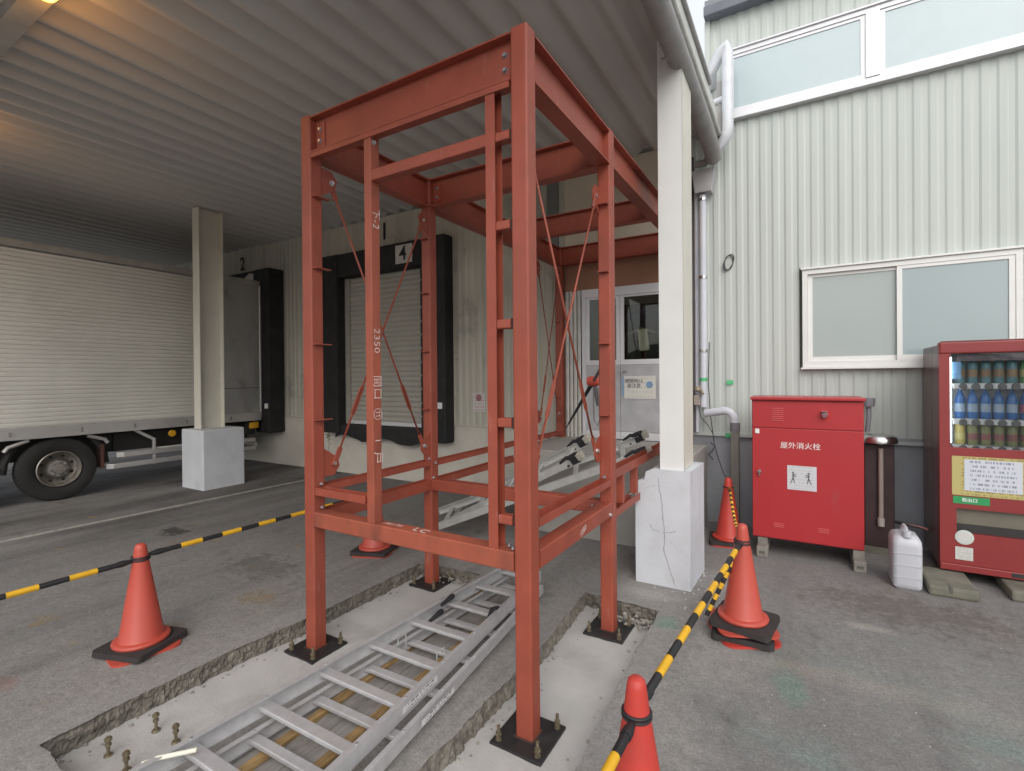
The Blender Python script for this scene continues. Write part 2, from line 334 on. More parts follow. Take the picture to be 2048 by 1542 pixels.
def ground_mat():
    m = bpy.data.materials.new('ground_asphalt'); m.use_nodes = True; nt = m.node_tree; N = nt.nodes; L = nt.links; bs = N['Principled BSDF']
    bs.inputs['Roughness'].default_value = .9; bs.inputs['Specular IOR Level'].default_value = .3
    tc = N.new('ShaderNodeTexCoord'); src = tc.outputs['Object']
    def noise(sc, det=6, rough=.6, st=None):
        s = src
        if st: mp = N.new('ShaderNodeMapping'); mp.inputs['Scale'].default_value = st; L.new(src, mp.inputs[0]); s = mp.outputs[0]
        n = N.new('ShaderNodeTexNoise'); n.inputs['Scale'].default_value = sc; n.inputs['Detail'].default_value = det; n.inputs['Roughness'].default_value = rough; L.new(s, n.inputs[0]); return n.outputs[0]
    def rng(v, a, b, c=0., d=1.):
        r = N.new('ShaderNodeMapRange'); r.inputs[1].default_value = a; r.inputs[2].default_value = b; r.inputs[3].default_value = c; r.inputs[4].default_value = d; L.new(v, r.inputs[0]); return r.outputs[0]
    def mul(a, b):
        k = N.new('ShaderNodeMath'); k.operation = 'MULTIPLY'; L.new(a, k.inputs[0])
        if isinstance(b, float): k.inputs[1].default_value = b
        else: L.new(b, k.inputs[1])
        return k.outputs[0]
    def add(a, b):
        k = N.new('ShaderNodeMath'); k.operation = 'ADD'; L.new(a, k.inputs[0])
        if isinstance(b, float): k.inputs[1].default_value = b
        else: L.new(b, k.inputs[1])
        return k.outputs[0]
    def mix(f, a, b):
        k = N.new('ShaderNodeMix'); k.data_type = 'RGBA'; L.new(f, k.inputs[0])
        for i, q in ((6, a), (7, b)):
            if isinstance(q, tuple): k.inputs[i].default_value = (*q, 1)
            else: L.new(q, k.inputs[i])
        return k.outputs[2]
    sp = N.new('ShaderNodeSeparateXYZ'); L.new(src, sp.inputs[0]); X, Y = sp.outputs[0], sp.outputs[1]
    wob = rng(noise(1.3, 5), .3, .7, -.35, .35); spot_n = noise(7.0, 7, .7)
    # worn concrete apron round the trenches, asphalt beyond
    d1 = rng(add(X, wob), -3.6, -2.3); d2 = rng(add(X, wob), .55, .95, 1., 0.); d3 = rng(add(Y, wob), 2.2, 3.0, 1., 0.)
    apron = mul(mul(d1, d2), d3)
    col = mix(rng(noise(.55, 7), .35, .7), (.175, .170, .166), (.225, .217, .210))
    col = mix(mul(apron, .85), col, (.27, .26, .247))
    # old greenish paint residue on the right
    g = mul(rng(noise(.9, 8, .7, (1, 1.8, 1)), .47, .66), mul(rng(X, .5, 1.2), rng(Y, 2.2, .9)))
    col = mix(mul(g, .62), col, (.17, .235, .21))
    # brown dirt
    br = rng(noise(.7, 7, .65, (1.4, .8, 1)), .53, .72); col = mix(mul(br, .45), col, (.18, .15, .125))
    # dark oil and tyre traffic under the canopy
    oil = mul(rng(noise(.8, 6, .6, (1.6, .45, 1)), .42, .66), rng(X, -4.6, -6.3)); col = mix(mul(oil, .75), col, (.035, .032, .03))
    dk = rng(noise(2.6, 6, .6), .60, .74); col = mix(mul(dk, .5), col, (.05, .047, .045))
    ye = mul(rng(noise(3.1, 4, .5), .66, .72), rng(X, -1.9, -2.3)); col = mix(mul(ye, .6), col, (.26, .19, .10))
    for (sx_, sy_, rx_, ry_, cc_, am_) in ((-5.25, .72, .24, .14, (.03, .028, .027), .8), (-2.66, .18, .17, .12, (.25, .18, .10), .6), (.36, 1.42, .09, .12, (.14, .26, .20), .6), (1.13, 1.02, .10, .22, (.15, .25, .21), .5),
                                           (1.62, 2.05, .14, .07, (.36, .34, .31), .6), (.12, 1.83, .24, .12, (.38, .36, .33), .6), (-2.9, -1.28, .16, .08, (.28, .14, .11), .4), (-3.3, .6, .5, .25, (.09, .085, .08), .5), (1.9, 2.5, .7, .35, (.10, .085, .072), .5), (1.55, 1.25, .7, .12, (.36, .33, .27), .25)):
        dv_ = N.new('ShaderNodeVectorMath'); dv_.operation = 'SUBTRACT'; L.new(src, dv_.inputs[0]); dv_.inputs[1].default_value = (sx_, sy_, 0)
        ds_ = N.new('ShaderNodeVectorMath'); ds_.operation = 'DIVIDE'; L.new(dv_.outputs[0], ds_.inputs[0]); ds_.inputs[1].default_value = (rx_, ry_, 1)
        ln_ = N.new('ShaderNodeVectorMath'); ln_.operation = 'LENGTH'; L.new(ds_.outputs[0], ln_.inputs[0])
        wv = add(ln_.outputs['Value'], rng(spot_n, .3, .7, -.7, .7)); col = mix(rng(wv, 1.1, .4, 0., am_), col, cc_)
    # aggregate speckle
    sp1 = noise(95, 3, .7); f = rng(sp1, .35, .68, .80, 1.21)
    f2 = mul(rng(noise(14, 5, .7), .3, .7, .86, 1.14), rng(noise(42, 4, .75), .35, .68, .84, 1.18))
    tyre = mul(rng(noise(1.0, 5, .6, (3.2, .16, 1)), .50, .64), rng(noise(.6, 4), .35, .6)); col = mix(mul(tyre, .35), col, (.075, .072, .07))
    vm = N.new('ShaderNodeVectorMath'); vm.operation = 'SCALE'; L.new(col, vm.inputs[0]); L.new(mul(f, f2), vm.inputs['Scale'])
    L.new(vm.outputs[0], bs.inputs['Base Color'])
    bp = N.new('ShaderNodeBump'); bp.inputs['Strength'].default_value = .5; bp.inputs['Distance'].default_value = .005
    L.new(add(sp1, mul(noise(9, 4), .8)), bp.inputs['Height']); L.new(bp.outputs[0], bs.inputs['Normal'])
    return m
M_ground = ground_mat()

# ================================================================== SETTING
PD = -0.11   # pit floor
def ragged(pts, step=.011, amp=1.0, seed=1):
    from mathutils import noise as mn
    out = []; n = len(pts)
    for i in range(n):
        a = Vector(pts[i]); b = Vector(pts[(i+1) % n]); d = b-a; k = max(1, int(d.length/step)); nn = Vector((-d.y, d.x)).normalized()
        for j in range(k):
            p = a+d*(j/k); e = min(1, j/6, (k-j)/6)
            w = amp*e*(.016*mn.noise(Vector((p.x*6, p.y*6, seed)))+.008*mn.noise(Vector((p.x*26, p.y*26, seed)))+.004*mn.noise(Vector((p.x*70, p.y*70, seed))))
            p = p+nn*w; out.append((p.x, p.y))
    return out
trL = ragged([(-2.045, -1.34), (-1.31, -1.345), (-1.33, 1.48), (-1.80, 1.45), (-1.99, 1.40), (-2.0, .26), (-2.06, -.46)], seed=3)
trR = ragged([(-.34, -3.4), (.30, -3.4), (.315, -.16), (.275, .6), (.258, 1.57), (-.36, 1.60), (-.30, .72)], seed=5, amp=.9)
ground = poly('ground', [[(-250, -250), (250, -250), (250, 250), (-250, 250)], trL, trR], 0, M_ground).build('ground', M_ground); tag(ground, kind='structure')
def trench_wall(lp, seed, name):
    from mathutils import noise as mn
    b = MB(); n = len(lp); cx = sum(p[0] for p in lp)/n; cy = sum(p[1] for p in lp)/n; rows = 9; grid = []
    for i in range(n):
        t = (Vector(lp[(i+1) % n])-Vector(lp[i-1])).normalized()
        nn = Vector((1 if cx > lp[i][0] else -1, 0)) if abs(t.y) > abs(t.x) else Vector((0, 1 if cy > lp[i][1] else -1))
        col = []
        for k in range(rows):
            f = k/(rows-1); q = Vector((lp[i][0]*16, lp[i][1]*16, f*3.5+seed)); q2 = Vector((lp[i][0]*55+3, lp[i][1]*55, f*9+seed))
            o = 0 if k == 0 else (-.008+.018*f+.018*mn.noise(q)+.013*mn.noise(q2))
            col.append((lp[i][0]+nn.x*o, lp[i][1]+nn.y*o, (PD-.012)*f))
        grid.append(col)
    for i in range(n):
        for k in range(rows-1):
            b.add([grid[i][k], grid[(i+1) % n][k], grid[(i+1) % n][k+1], grid[i][k+1]], [(0, 1, 2, 3)])
    return b.build(name, M_soil)
tw1 = trench_wall(trL, 11, 'trench_edge'); tag(tw1, kind='structure')
tw2 = trench_wall(trR, 12, 'trench_edge'); tag(tw2, kind='structure')
for (x0, x1, y0, y1) in ((-2.25, -1.1, -1.55, 1.7), (-.55, .5, -3.6, 1.8)):
    b = MB(); nx, ny = 14, 40; rnd = random.Random(4)
    vs = [(x0+(x1-x0)*i/nx, y0+(y1-y0)*j/ny, PD+rnd.uniform(-.004, .004)) for i in range(nx+1) for j in range(ny+1)]
    b.add(vs, [(i*(ny+1)+j, (i+1)*(ny+1)+j, (i+1)*(ny+1)+j+1, i*(ny+1)+j+1) for i in range(nx) for j in range(ny)], True)
    tag(b.build('trench_floor', M_mortar), kind='structure')
# loose rubble and grit along the broken edges: one mass
b = MB(); rnd = random.Random(21)
def stone(b, c, s):
    bm = bmesh.new(); bmesh.ops.create_icosphere(bm, subdivisions=1, radius=1)
    for v in bm.verts: v.co = Vector((v.co.x*s*rnd.uniform(.7, 1.2), v.co.y*s*rnd.uniform(.7, 1.2), v.co.z*s*rnd.uniform(.45, .8)))+Vector(c)
    bm.verts.index_update(); b.add([v.co.copy() for v in bm.verts], [tuple(v.index for v in f.verts) for f in bm.faces]); bm.free()
for lp in (trL, trR):
    cx = sum(p[0] for p in lp)/len(lp); cy = sum(p[1] for p in lp)/len(lp)
    for p in lp:
        if rnd.random() < .16:
            q = Vector(p); inw = Vector((cx-q.x, 0)).normalized() if abs(q.x-cx) > .2 else Vector((0, cy-q.y)).normalized()
            o = abs(rnd.gauss(0, .05))+.02; stone(b, (q.x+inw.x*o, q.y+inw.y*o, PD+.003), rnd.uniform(.004, .016))
for k in range(90):   # heap at the far ends
    stone(b, (rnd.uniform(-.05, .24), 1.54-abs(rnd.gauss(0, .06)), PD+rnd.uniform(0, .05)), rnd.uniform(.007, .022))
for k in range(40): stone(b, (rnd.uniform(-1.85, -1.4), 1.42-abs(rnd.gauss(0, .04)), PD+rnd.uniform(0, .04)), rnd.uniform(.007, .02))
tag(b.build('rubble', M_rubble), 'grey rubble and grit fallen along the broken trench edges', 'rubble', kind='stuff')
b = MB()
for k in range(26): stone(b, (rnd.uniform(.42, .62), rnd.uniform(1.65, 2.6), .003), rnd.uniform(.006, .017))
for k in range(9): stone(b, (rnd.uniform(.0, .45), rnd.uniform(1.75, 2.0), .003), rnd.uniform(.006, .016))
for k in range(70): stone(b, (rnd.uniform(.4, 3.2), rnd.uniform(-.8, 3.0), .001), rnd.uniform(.002, .006))
for k in range(60): stone(b, (rnd.uniform(-4.5, -2.1), rnd.uniform(-1.5, 3.0), .001), rnd.uniform(.002, .006))
tag(b.build('chips', M_chip), 'pale concrete chips scattered on the asphalt', 'chips', kind='stuff')
# painted line, stains
b = MB(); b.add([(-6.70, -4.5, .004), (-6.60, -4.5, .004), (-6.34, 3.9, .004), (-6.44, 3.9, .004)], [(0, 1, 2, 3)])
tag(b.build('painted_line', M_line), kind='structure')
# hills far behind the camera (they show in the window panes)
b = MB(); n = 60
vs = []
for k in range(n+1):
    a = math.pi*(1.0+k/n); rr = 240
    h = 16+10*math.sin(k*.5)+5*math.sin(k*1.3+1)
    vs += [(rr*math.cos(a), rr*math.sin(a), -1), (rr*1.15*math.cos(a), rr*1.15*math.sin(a), h)]
b.add(vs, [(2*k, 2*k+2, 2*k+3, 2*k+1) for k in range(n)])
tag(b.build('hills', mat('hill_green', (.05, .075, .06), .95, var=.3, vscale=.05)), kind='structure')

# ------------------------------------------------------------------ warehouse
YD = 4.22
wh = thing('warehouse_building', (0, YD, 0), 'warehouse with pale ribbed metal walls, loading bays, door and windows', 'building')
def ribs(x0, x1, pitch=.128, depth=.009):
    pts = []; x = x0
    while x < x1:
        for dx, dy in ((0, 0), (.38, 0), (.54, 1), (.84, 1)):
            xx = x+dx*pitch
            if xx <= x1: pts.append((xx, dy*depth))
        x += pitch
    pts.append((x1, 0)); return pts
def siding(name, m, x0, x1, z0, z1, y=YD, parent=wh, pitch=.128, sheet=7):
    w = pitch*sheet; x = x0
    while x < x1-.01:
        xe = min(x+w, x1); pr = ribs(x, xe, pitch); b = MB(); off = 0.0
        vs = [(px, y+py+off, z0) for px, py in pr]+[(px, y+py+off, z1) for px, py in pr]; n = len(pr)
        b.add(vs, [(i, i+1, n+i+1, n+i) for i in range(n-1)]); b.build(name, m, parent); x = xe
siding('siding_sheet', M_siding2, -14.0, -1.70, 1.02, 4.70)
siding('siding_sheet', M_siding, .03, 1.18, 1.09, 4.95)
siding('siding_sheet', M_siding, 1.18, 3.02, 1.09, 1.86)
siding('siding_sheet', M_siding, 1.18, 3.02, 3.0, 4.86)
siding('siding_sheet', M_siding, 3.02, 8.5, 1.09, 4.86)
siding('siding_sheet', M_siding, .25, .44, 4.95, 6.12)
siding('siding_sheet', M_siding, .44, 4.6, 5.66, 6.12)
siding('siding_sheet', M_siding, 4.6, 8.5, 4.86, 6.12)
box('plinth_wall', M_plinth, wh, -14, -1.72, YD+.005, YD+.25, -.1, 1.02)
box('drip_flashing', M_siding2, wh, -14, -1.72, YD-.012, YD+.02, 1.005, 1.03)
box('plinth_wall', M_plinthg, wh, .03, 8.5, YD+.02, YD+.25, -.1, 1.09)
box('drip_flashing', M_siding, wh, .03, 8.5, YD-.015, YD+.02, 1.06, 1.10)
box('drip_flashing', mat('flashing_grey', (.33, .34, .35), .5), wh, 1.9, 8.5, YD-.018, YD+.02, 1.10, 1.13)
box('roof_edge', mat('eave_dark', (.14, .15, .18), .5), wh, .20, 8.6, YD-.14, YD+.3, 6.12, 6.24, .01)
box('roof', mat('roof_grey', (.22, .23, .25), .5), wh, .20, 8.6, YD-.05, YD+7, 6.24, 6.36)
box('corner_trim', M_siding, wh, .195, .255, YD-.03, YD+.05, 4.75, 6.12)
box('side_wall', M_siding, wh, .22, .30, YD+.05, YD+7, 4.6, 6.12)
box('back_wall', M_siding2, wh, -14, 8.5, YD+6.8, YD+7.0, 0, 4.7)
box('lower_roof', M_deck, wh, -14, .2, YD-.02, YD+7, 4.78, 4.84)
# wall over and beside the door
box('wall_board', M_ply, wh, -1.70, .03, YD+.0, YD+.06, 3.46, 4.72)
box('wall_batten', mat('wall_batten_grey', (.16, .17, .17), .6), wh, -1.98, -1.80, YD-.025, YD-.003, 3.6, 4.70)
box('over_door_panel', M_wallbrown, wh, -1.70, .03, YD-.03, YD+.05, 3.0, 3.455)
# folded white shutter strip left of the door
for k in range(4):
    MB().prism(rrect(.05, .035, .015), (-1.665+k*.06, YD-.03, .95), (-1.665+k*.06, YD-.03, 3.0)).build('door_side_strip', mat('white_strip', (.56, .55, .51), .5), wh)
# door
dr = MB().box(-1.44, .02, YD-.045, YD+.05, 2.885, 3.0).box(-1.44, -1.385, YD-.045, YD+.05, .95, 2.885).box(-.03, .02, YD-.045, YD+.05, .95, 2.885).build('door', M_frame, wh)
for (x0, x1) in ((-1.383, -.90), (-.895, -.032)):
    MB().box(x0, x1, YD-.03, YD+.01, 1.955, 2.02).box(x0, x0+.05, YD-.03, YD+.01, 2.02, 2.883).box(x1-.05, x1, YD-.03, YD+.01, 2.02, 2.883).box(x0+.05, x1-.05, YD-.03, YD+.01, 2.855, 2.883).build('door_leaf_frame', M_frame, dr)
    box('door_panel', mat('door_alu', (.46, .46, .475), .45, .2), dr, x0, x1, YD-.024, YD+.008, 1.06, 1.953)
    box('kick_rail', M_frame, dr, x0, x1, YD-.03, YD+.01, .955, 1.055)
    box('pane', M_glass, dr, x0+.05, x1-.05, YD-.015, YD-.009, 2.02, 2.855)
MB().tube([(-.86, YD-.03, 1.86), (-.86, YD-.08, 1.86), (-.80, YD-.08, 1.86)], .012).build('handle', M_steel, dr)
rm = MB().box(-1.69, .02, YD+1.6, YD+1.65, .95, 2.99).box(-1.69, -1.66, YD+.06, YD+1.6, .95, 2.99).box(0, .02, YD+.06, YD+1.6, .95, 2.99).build('inner_wall', M_dark, wh)
tag(MB().prism(rrect(.2, .02, .009), (-1.315, YD+.3, 1.5), (-1.315, YD+.3, 2.9), xa=(1, 0, 0)).build('curtain', mat('olive_curtain', (.15, .14, .035), .8)), 'olive curtain strip behind the left door pane', 'curtain')
jk = thing('door_reflection', (-.62, YD+.12, 2.2), 'navy and white shapes added behind the door glass for its reflection', 'reflection_shape')  # shapes added behind the glass to stand for a reflection in the pane
MB().add([(-.86, YD+.12, 2.40), (-.60, YD+.09, 2.36), (-.40, YD+.12, 2.40), (-.40, YD+.14, 2.62), (-.62, YD+.08, 2.74), (-.86, YD+.14, 2.60)], [(0, 1, 4, 5), (1, 2, 3, 4)], True).build('reflected_navy', M_navy, jk)
MB().prism(rrect(.13, .02, .009), (-.60, YD+.09, 2.14), (-.63, YD+.09, 2.42), xa=(1, 0, 0)).build('reflected_white', M_white, jk)
MB().tube([(-.82, YD+.1, 2.37), (-.64, YD+.1, 2.44), (-.46, YD+.1, 2.37)], .014).build('reflected_bar', M_beige, jk)
# big black bay numbers
text('bay_number', '2', .42, T(-9.62, YD-.004, 4.38) @ RX90, M_ink, wh, bold=.008, sx=.9)
text('bay_number', '1', .42, T(-5.24, YD-.004, 4.42) @ RX90, M_ink, wh, bold=.008, sx=.9)
# loading bays: black pads round a roller shutter
def bay(xl, xr, ztop, full=True):
    d = MB().box(xl, xl+.50, YD-.24, YD-.002, .78, ztop, .03).build('dock_pad', M_black, wh)
    MB().box(xr-.50, xr, YD-.24, YD-.002, .74, ztop, .03).build('dock_pad', M_black, wh)
    MB().box(xl+.50, xr-.50, YD-.23, YD-.002, ztop-.44, ztop-.01, .02).build('dock_header', M_black, wh)
    sh = MB().box(xl+.50, xl+.62, YD-.06, YD+.02, .95, ztop-.44).build('shutter', mat('shutter_guide', (.33, .32, .28), .5), wh)
    box('guide_rail', mat('shutter_guide', (.33, .32, .28), .5), sh, xr-.56, xr-.50, YD-.06, YD+.02, .95, ztop-.44)
    z = 1.02; k = 0; first = None
    while z < ztop-.46:
        if first is None:
            n = 6; pr = [(i/n*.078, -.012*math.sin(math.pi*i/n)) for i in range(n+1)]
            b = MB(); vs = [(xl+.62, YD-.02+q, p) for p, q in pr]+[(xr-.56, YD-.02+q, p) for p, q in pr]; m_ = len(pr)
            b.add(vs, [(i, i+1, m_+i+1, m_+i) for i in range(m_-1)], True)
            b.add([(xl+.62, YD-.012, .078), (xr-.56, YD-.012, .078), (xr-.56, YD-.012, .090), (xl+.62, YD-.012, .090)], [(0, 1, 2, 3)])
            first = b.build('slat', M_shutter, sh); first.location.z = z
        else:
            o = first.copy(); COL.objects.link(o); o.location.z = z
        z += .089
    box('bottom_bar', M_frame, sh, xl+.62, xr-.56, YD-.045, YD-.005, .955, 1.015)
    rnd = random.Random(int(xl*10)); b = MB(); n = 16
    top = []; 
    for i in range(n+1):
        x = xl+.36+(xr-xl-.72)*i/n; zb = .70+.05*math.sin(i*.9)+rnd.uniform(-.015, .015)
        top += [(x, YD-.20, zb), (x, YD-.17, .93), (x, YD-.004, .945)]
    b.add(top, [q for i in range(n) for q in ((3*i, 3*i+3, 3*i+4, 3*i+1), (3*i+1, 3*i+4, 3*i+5, 3*i+2))], True); b.build('dock_bumper', M_black, wh)
    # torn pleats along the pad's inner edge
    for s, xx in ((1, xl+.50), (-1, xr-.50)):
        for k in range(14):
            z0 = .95+k*.225
            if z0+.2 < ztop: MB().add([(xx, YD-.245, z0), (xx-s*.13, YD-.25, z0+.05), (xx-s*.12, YD-.255, z0+.17), (xx, YD-.245, z0+.20)], [(0, 1, 2, 3)]).build('pad_pleat', M_black, wh)
bay(-6.72, -3.70, 4.11)
box('pad_tag', M_white, wh, -3.86, -3.765, YD-.25, YD-.242, 1.30, 1.40)
# bay 2 sits behind the truck: only its right pad and the torn header edge show
MB().box(-8.62, -8.14, YD-.36, YD-.002, .70, 4.08, .03).build('dock_pad', M_black, wh)
MB().box(-11.2, -8.62, YD-.33, YD-.002, 3.70, 4.08, .03).build('dock_header', M_black, wh)
MB().box(-11.7, -11.2, YD-.36, YD-.002, .70, 4.08, .03).build('dock_pad', M_black, wh)
box('pad_tag', M_white, wh, -8.28, -8.18, YD-.372, YD-.362, 1.20, 1.30)
MB().add([(-9.05, YD-.345, 3.74), (-8.78, YD-.345, 3.72), (-8.66, YD-.345, 3.80), (-8.66, YD-.345, 4.0), (-8.8, YD-.345, 4.03), (-8.95, YD-.345, 3.96), (-9.05, YD-.345, 3.9)], [tuple(range(7))]).build('torn_patch', M_sign4, wh)
s4 = thing('number_sign', (-4.55, YD-.25, 3.8), 'white square sign with number 4 on black dock header', 'sign')
box('board', M_sign4, s4, -4.73, -4.36, YD-.262, YD-.244, 3.73, 4.04, .003)
text('number', '4', .34, T(-4.56, YD-.265, 3.885) @ RX90, M_ink, s4, bold=.004)
ns = thing('wall_notice', (-3.21, YD-.02, 1.3), 'small white notice with red print on the dock wall', 'notice')
MB().sheet((-3.33, YD-.006, 1.255), (.23, 0, 0), (0, 0, .30)).build('paper', M_paperr, ns, uv=True)
MB().lathe([(0, 0), (.055, 0), (.055, -.002), (0, -.002)], (-3.215, YD-.008, 1.475), 20, 'Y').build('symbol', mat('pink_symbol', (.33, .16, .16), .7), ns)
dn = thing('door_notice', (-.7, YD-.03, 1.6), 'white handwritten notice with small blue picture on the door', 'notice')
MB().sheet((-.845, YD-.034, 1.50), (.42, 0, 0), (0, 0, .30)).build('paper', print_mat('door_notice_paper', (.68, .67, .61), (.35, .35, .36), 5, .25), dn, uv=True)
text('headline', '開閉時は\n扉注意', .062, T(-.71, YD-.038, 1.70) @ RX90, mat('ink_grey', (.16, .16, .17), .7), dn, thick=.0004)
MB().lathe([(0, 0), (.045, 0), (.045, -.002), (0, -.002)], (-.505, YD-.037, 1.685), 14, 'Y').build('picture', mat('blue_print', (.20, .32, .50), .7), dn)
box('blue_tape', mat('tape_blue', (.25, .38, .55), .6), dn, -.875, -.848, YD-.036, YD-.033, 1.54, 1.79)

# windows
def window(x0, x1, z0, z1, panes, deep=.05, sill=True, name='window', fm=M_frame):
    f = MB().box(x0, x1, YD-deep, YD+.03, z1-.05, z1).box(x0, x1, YD-deep, YD+.03, z0, z0+.06).box(x0, x0+.05, YD-deep, YD+.03, z0+.06, z1-.05).box(x1-.05, x1, YD-deep, YD+.03, z0+.06, z1-.05).build(name, fm, wh)
    if sill: MB().box(x0-.02, x1+.02, YD-deep-.03, YD+.01, z0-.022, z0-.002, .003).build('sill', fm, f)
    MB().box(x0-.015, x1+.015, YD-deep-.02, YD+.01, z1+.002, z1+.022, .003).build('head_flashing', fm, f)
    for (a, b_, m, dy) in panes:
        sash = MB().box(a, b_, YD-deep+dy, YD-deep+dy+.025, z1-.085, z1-.052).box(a, b_, YD-deep+dy, YD-deep+dy+.025, z0+.062, z0+.115).box(a, a+.045, YD-deep+dy, YD-deep+dy+.025, z0+.115, z1-.085).box(b_-.045, b_, YD-deep+dy, YD-deep+dy+.025, z0+.115, z1-.085).build('sash', fm, f)
        box('pane', m, f, a+.045, b_-.045, YD-deep+dy+.010, YD-deep+dy+.016, z0+.115, z1-.085)
    return f
window(1.21, 2.99, 1.88, 2.965, [(1.262, 2.13, M_pane2, .034), (2.05, 2.938, M_pane, .006)], fm=M_framec)
window(.42, 4.58, 4.86, 5.655, [(.475, 1.80, M_pane3, .012), (1.92, 3.25, M_pane3, .012), (3.30, 4.52, M_pane3, .012)])
box('window_mullion', M_frame, wh, 1.80, 1.92, YD-.06, YD+.02, 4.925, 5.60)
# platform in front of the door
pl = MB().box(-1.78, .20, 2.88, YD-.06, -.05, .95, .012).build('loading_platform', M_conc); tag(pl, 'low concrete loading platform below the door behind the red frame', 'platform')

# ------------------------------------------------------------------ canopy
cn = thing('canopy_roof', (-5, 0, 4.7), 'wide corrugated metal canopy roof over the loading yard', 'canopy')
ZD = 4.70
def deck():
    b = MB(); pr = []; x = -15.05; p = .305
    while x < .26:
        for dx, dz in ((0, 0), (.14, 0), (.22, .012), (.44, .098), (.52, .11), (.64, .11), (.72, .098), (.94, .012)):
            pr.append((min(x+dx*p, .27), ZD+dz))
        x += p
    n = len(pr); vs = [(x, -2.4, z) for x, z in pr]+[(x, YD+.02, z) for x, z in pr]
    b.add(vs, [(i, i+1, n+i+1, n+i) for i in range(n-1)], True); b.build('roof_deck', M_deck, cn)
deck()
box('roof_skin', M_deck, cn, -15, .27, -2.4, YD-.03, ZD+.125, ZD+.14)
box('purlin', mat('purlin_grey', (.40, .39, .37), .5), cn, -15, .2, -.95, -.80, ZD-.10, ZD-.002)
box('edge_beam', M_gutter, cn, -15, .27, -2.5, -2.35, ZD-.15, ZD+.1)
gpts = [(.325, -2.4, 4.50), (.325, 2.2, 4.47), (.325, 3.2, 4.44), (.325, 3.75, 4.40), (.325, 3.95, 4.34)]
MB().tube(gpts, .088, 16).build('gutter', M_gutter, cn)
MB().prism(rrect(.05, .17, .02), (.33, 3.9, 4.585), (.33, -2.4, 4.61), xa=(0, 0, 1)).build('gutter_lip', M_fascia, cn)
MB().box(.345, .375, -2.4, 3.95, 4.60, 4.84).build('fascia', M_fascia, cn)
for k in range(8): MB().box(.22, .335, -2.1+k*.8, -2.07+k*.8, 4.40, 4.412).build('gutter_strap', M_gutter, cn)
MB().prism(rrect(.06, .12, .02), (.345, 3.3, 4.875), (.345, -2.4, 4.875), xa=(0, 0, 1)).build('flashing', M_gutter, cn)
M_glow = bpy.data.materials.new('sodium_glow'); M_glow.use_nodes = True
gb = M_glow.node_tree.nodes['Principled BSDF']; gb.inputs['Emission Color'].default_value = (1, .40, .035, 1); gb.inputs['Emission Strength'].default_value = 7; gb.inputs['Base Color'].default_value = (.6, .3, .05, 1)
for (lx, ly, lab) in ((-3.36, -.90, 'glowing orange lamp under the canopy at the top left picture edge'), (-6.55, -.90, 'next orange lamp under the canopy just left of the picture')):
    lp = thing('ceiling_lamp', (lx, ly, 4.6), lab, 'lamp', 'orange lamps under the canopy')
    MB().lathe([(0, -.11), (.05, -.10), (.075, -.06), (.08, 0), (.06, .03), (0, .03)], (lx, ly, 4.60), 20).build('bulb', M_glow, lp)
    MB().lathe([(0, .03), (.09, .03), (.09, .09), (0, .09)], (lx, ly, 4.60), 20).build('socket', M_gutter, lp)
    ld = bpy.data.lights.new('lamp_light', 'POINT'); lo = bpy.data.objects.new('lamp_light', ld); COL.objects.link(lo); ld.energy = 4.0; ld.color = (1, .42, .07); ld.shadow_soft_size = .08
    lo.location = (lx, ly, 4.42); adopt(lo, lp)

def canopy_column(label, x0, y0, m, px0, px1, py0, py1, ph):
    t = thing('canopy_column', (x0, y0, 0), label, 'column', 'canopy columns')
    MB().prism(hprof(.40, .20, .010, .014), (x0+.10, y0+.20, ph-.01), (x0+.10, y0+.20, ZD-.002), xa=(0, 1, 0)).build('shaft', m, t)
    return t
cL = canopy_column('cream steel column on white plinth beside the truck', -7.68, 2.20, M_cream, 0, 0, 0, 0, .975)
MB().box(-7.80, -7.13, 2.05, 2.74, -.05, .975, .02).build('plinth', M_whitep, cL)
cR = canopy_column('white steel column on cracked white plinth at canopy edge', .145, 2.08, M_white, 0, 0, 0, 0, .99)
MB().box(.145, .345, 2.085, 2.095, .99, 4.6).build('cover_plate', M_white, cR)
MB().box(.335, .347, 2.10, 2.475, 1.0, 4.6).build('side_plate', M_cream, cR)
# plinth with a broken upper left corner
b = MB(); prof = [(-.06, -.05), (-.06, .84), (-.03, .89), (.02, .90), (.035, .97), (.085, .995), (.40, .995), (.40, -.05)]
vs = [(x, 2.035, z) for x, z in prof]+[(x+.02, 2.58, z) for x, z in prof]; n = len(prof)
b.add(vs, [tuple(range(n)), tuple(range(2*n-1, n-1, -1))]+[(i, (i+1) % n, n+(i+1) % n, n+i) for i in range(n)])
pR = b.build('plinth', M_whitep, cR)
def crack(pts, w, y=2.0325):
    b = MB(); rnd = random.Random(int(pts[0][0]*1000)); q = []
    for i in range(len(pts)-1):
        for k in range(6):
            f = k/6; q.append((pts[i][0]*(1-f)+pts[i+1][0]*f+rnd.uniform(-.005, .005), pts[i][1]*(1-f)+pts[i+1][1]*f+rnd.uniform(-.004, .004)))
    q.append(pts[-1]); vs = []
    for i, (x, z) in enumerate(q):
        ww = w*(.5+.5*math.sin(math.pi*(i+.6)/(len(q)+.2)))*rnd.uniform(.6, 1.2); vs += [(x-ww, y, z+ww*.5), (x+ww, y, z-ww*.5)]
    b.add(vs, [(2*i, 2*i+1, 2*i+3, 2*i+2) for i in range(len(q)-1)]); b.build('crack', M_crack, pR)
crack([(.14, .93), (.17, .70), (.19, .46), (.185, .30), (.24, .12), (.28, .02)], .0028)
crack([(.19, .46), (.10, .47), (.05, .53)], .0024); crack([(.19, .46), (.24, .47), (.29, .49)], .0022)
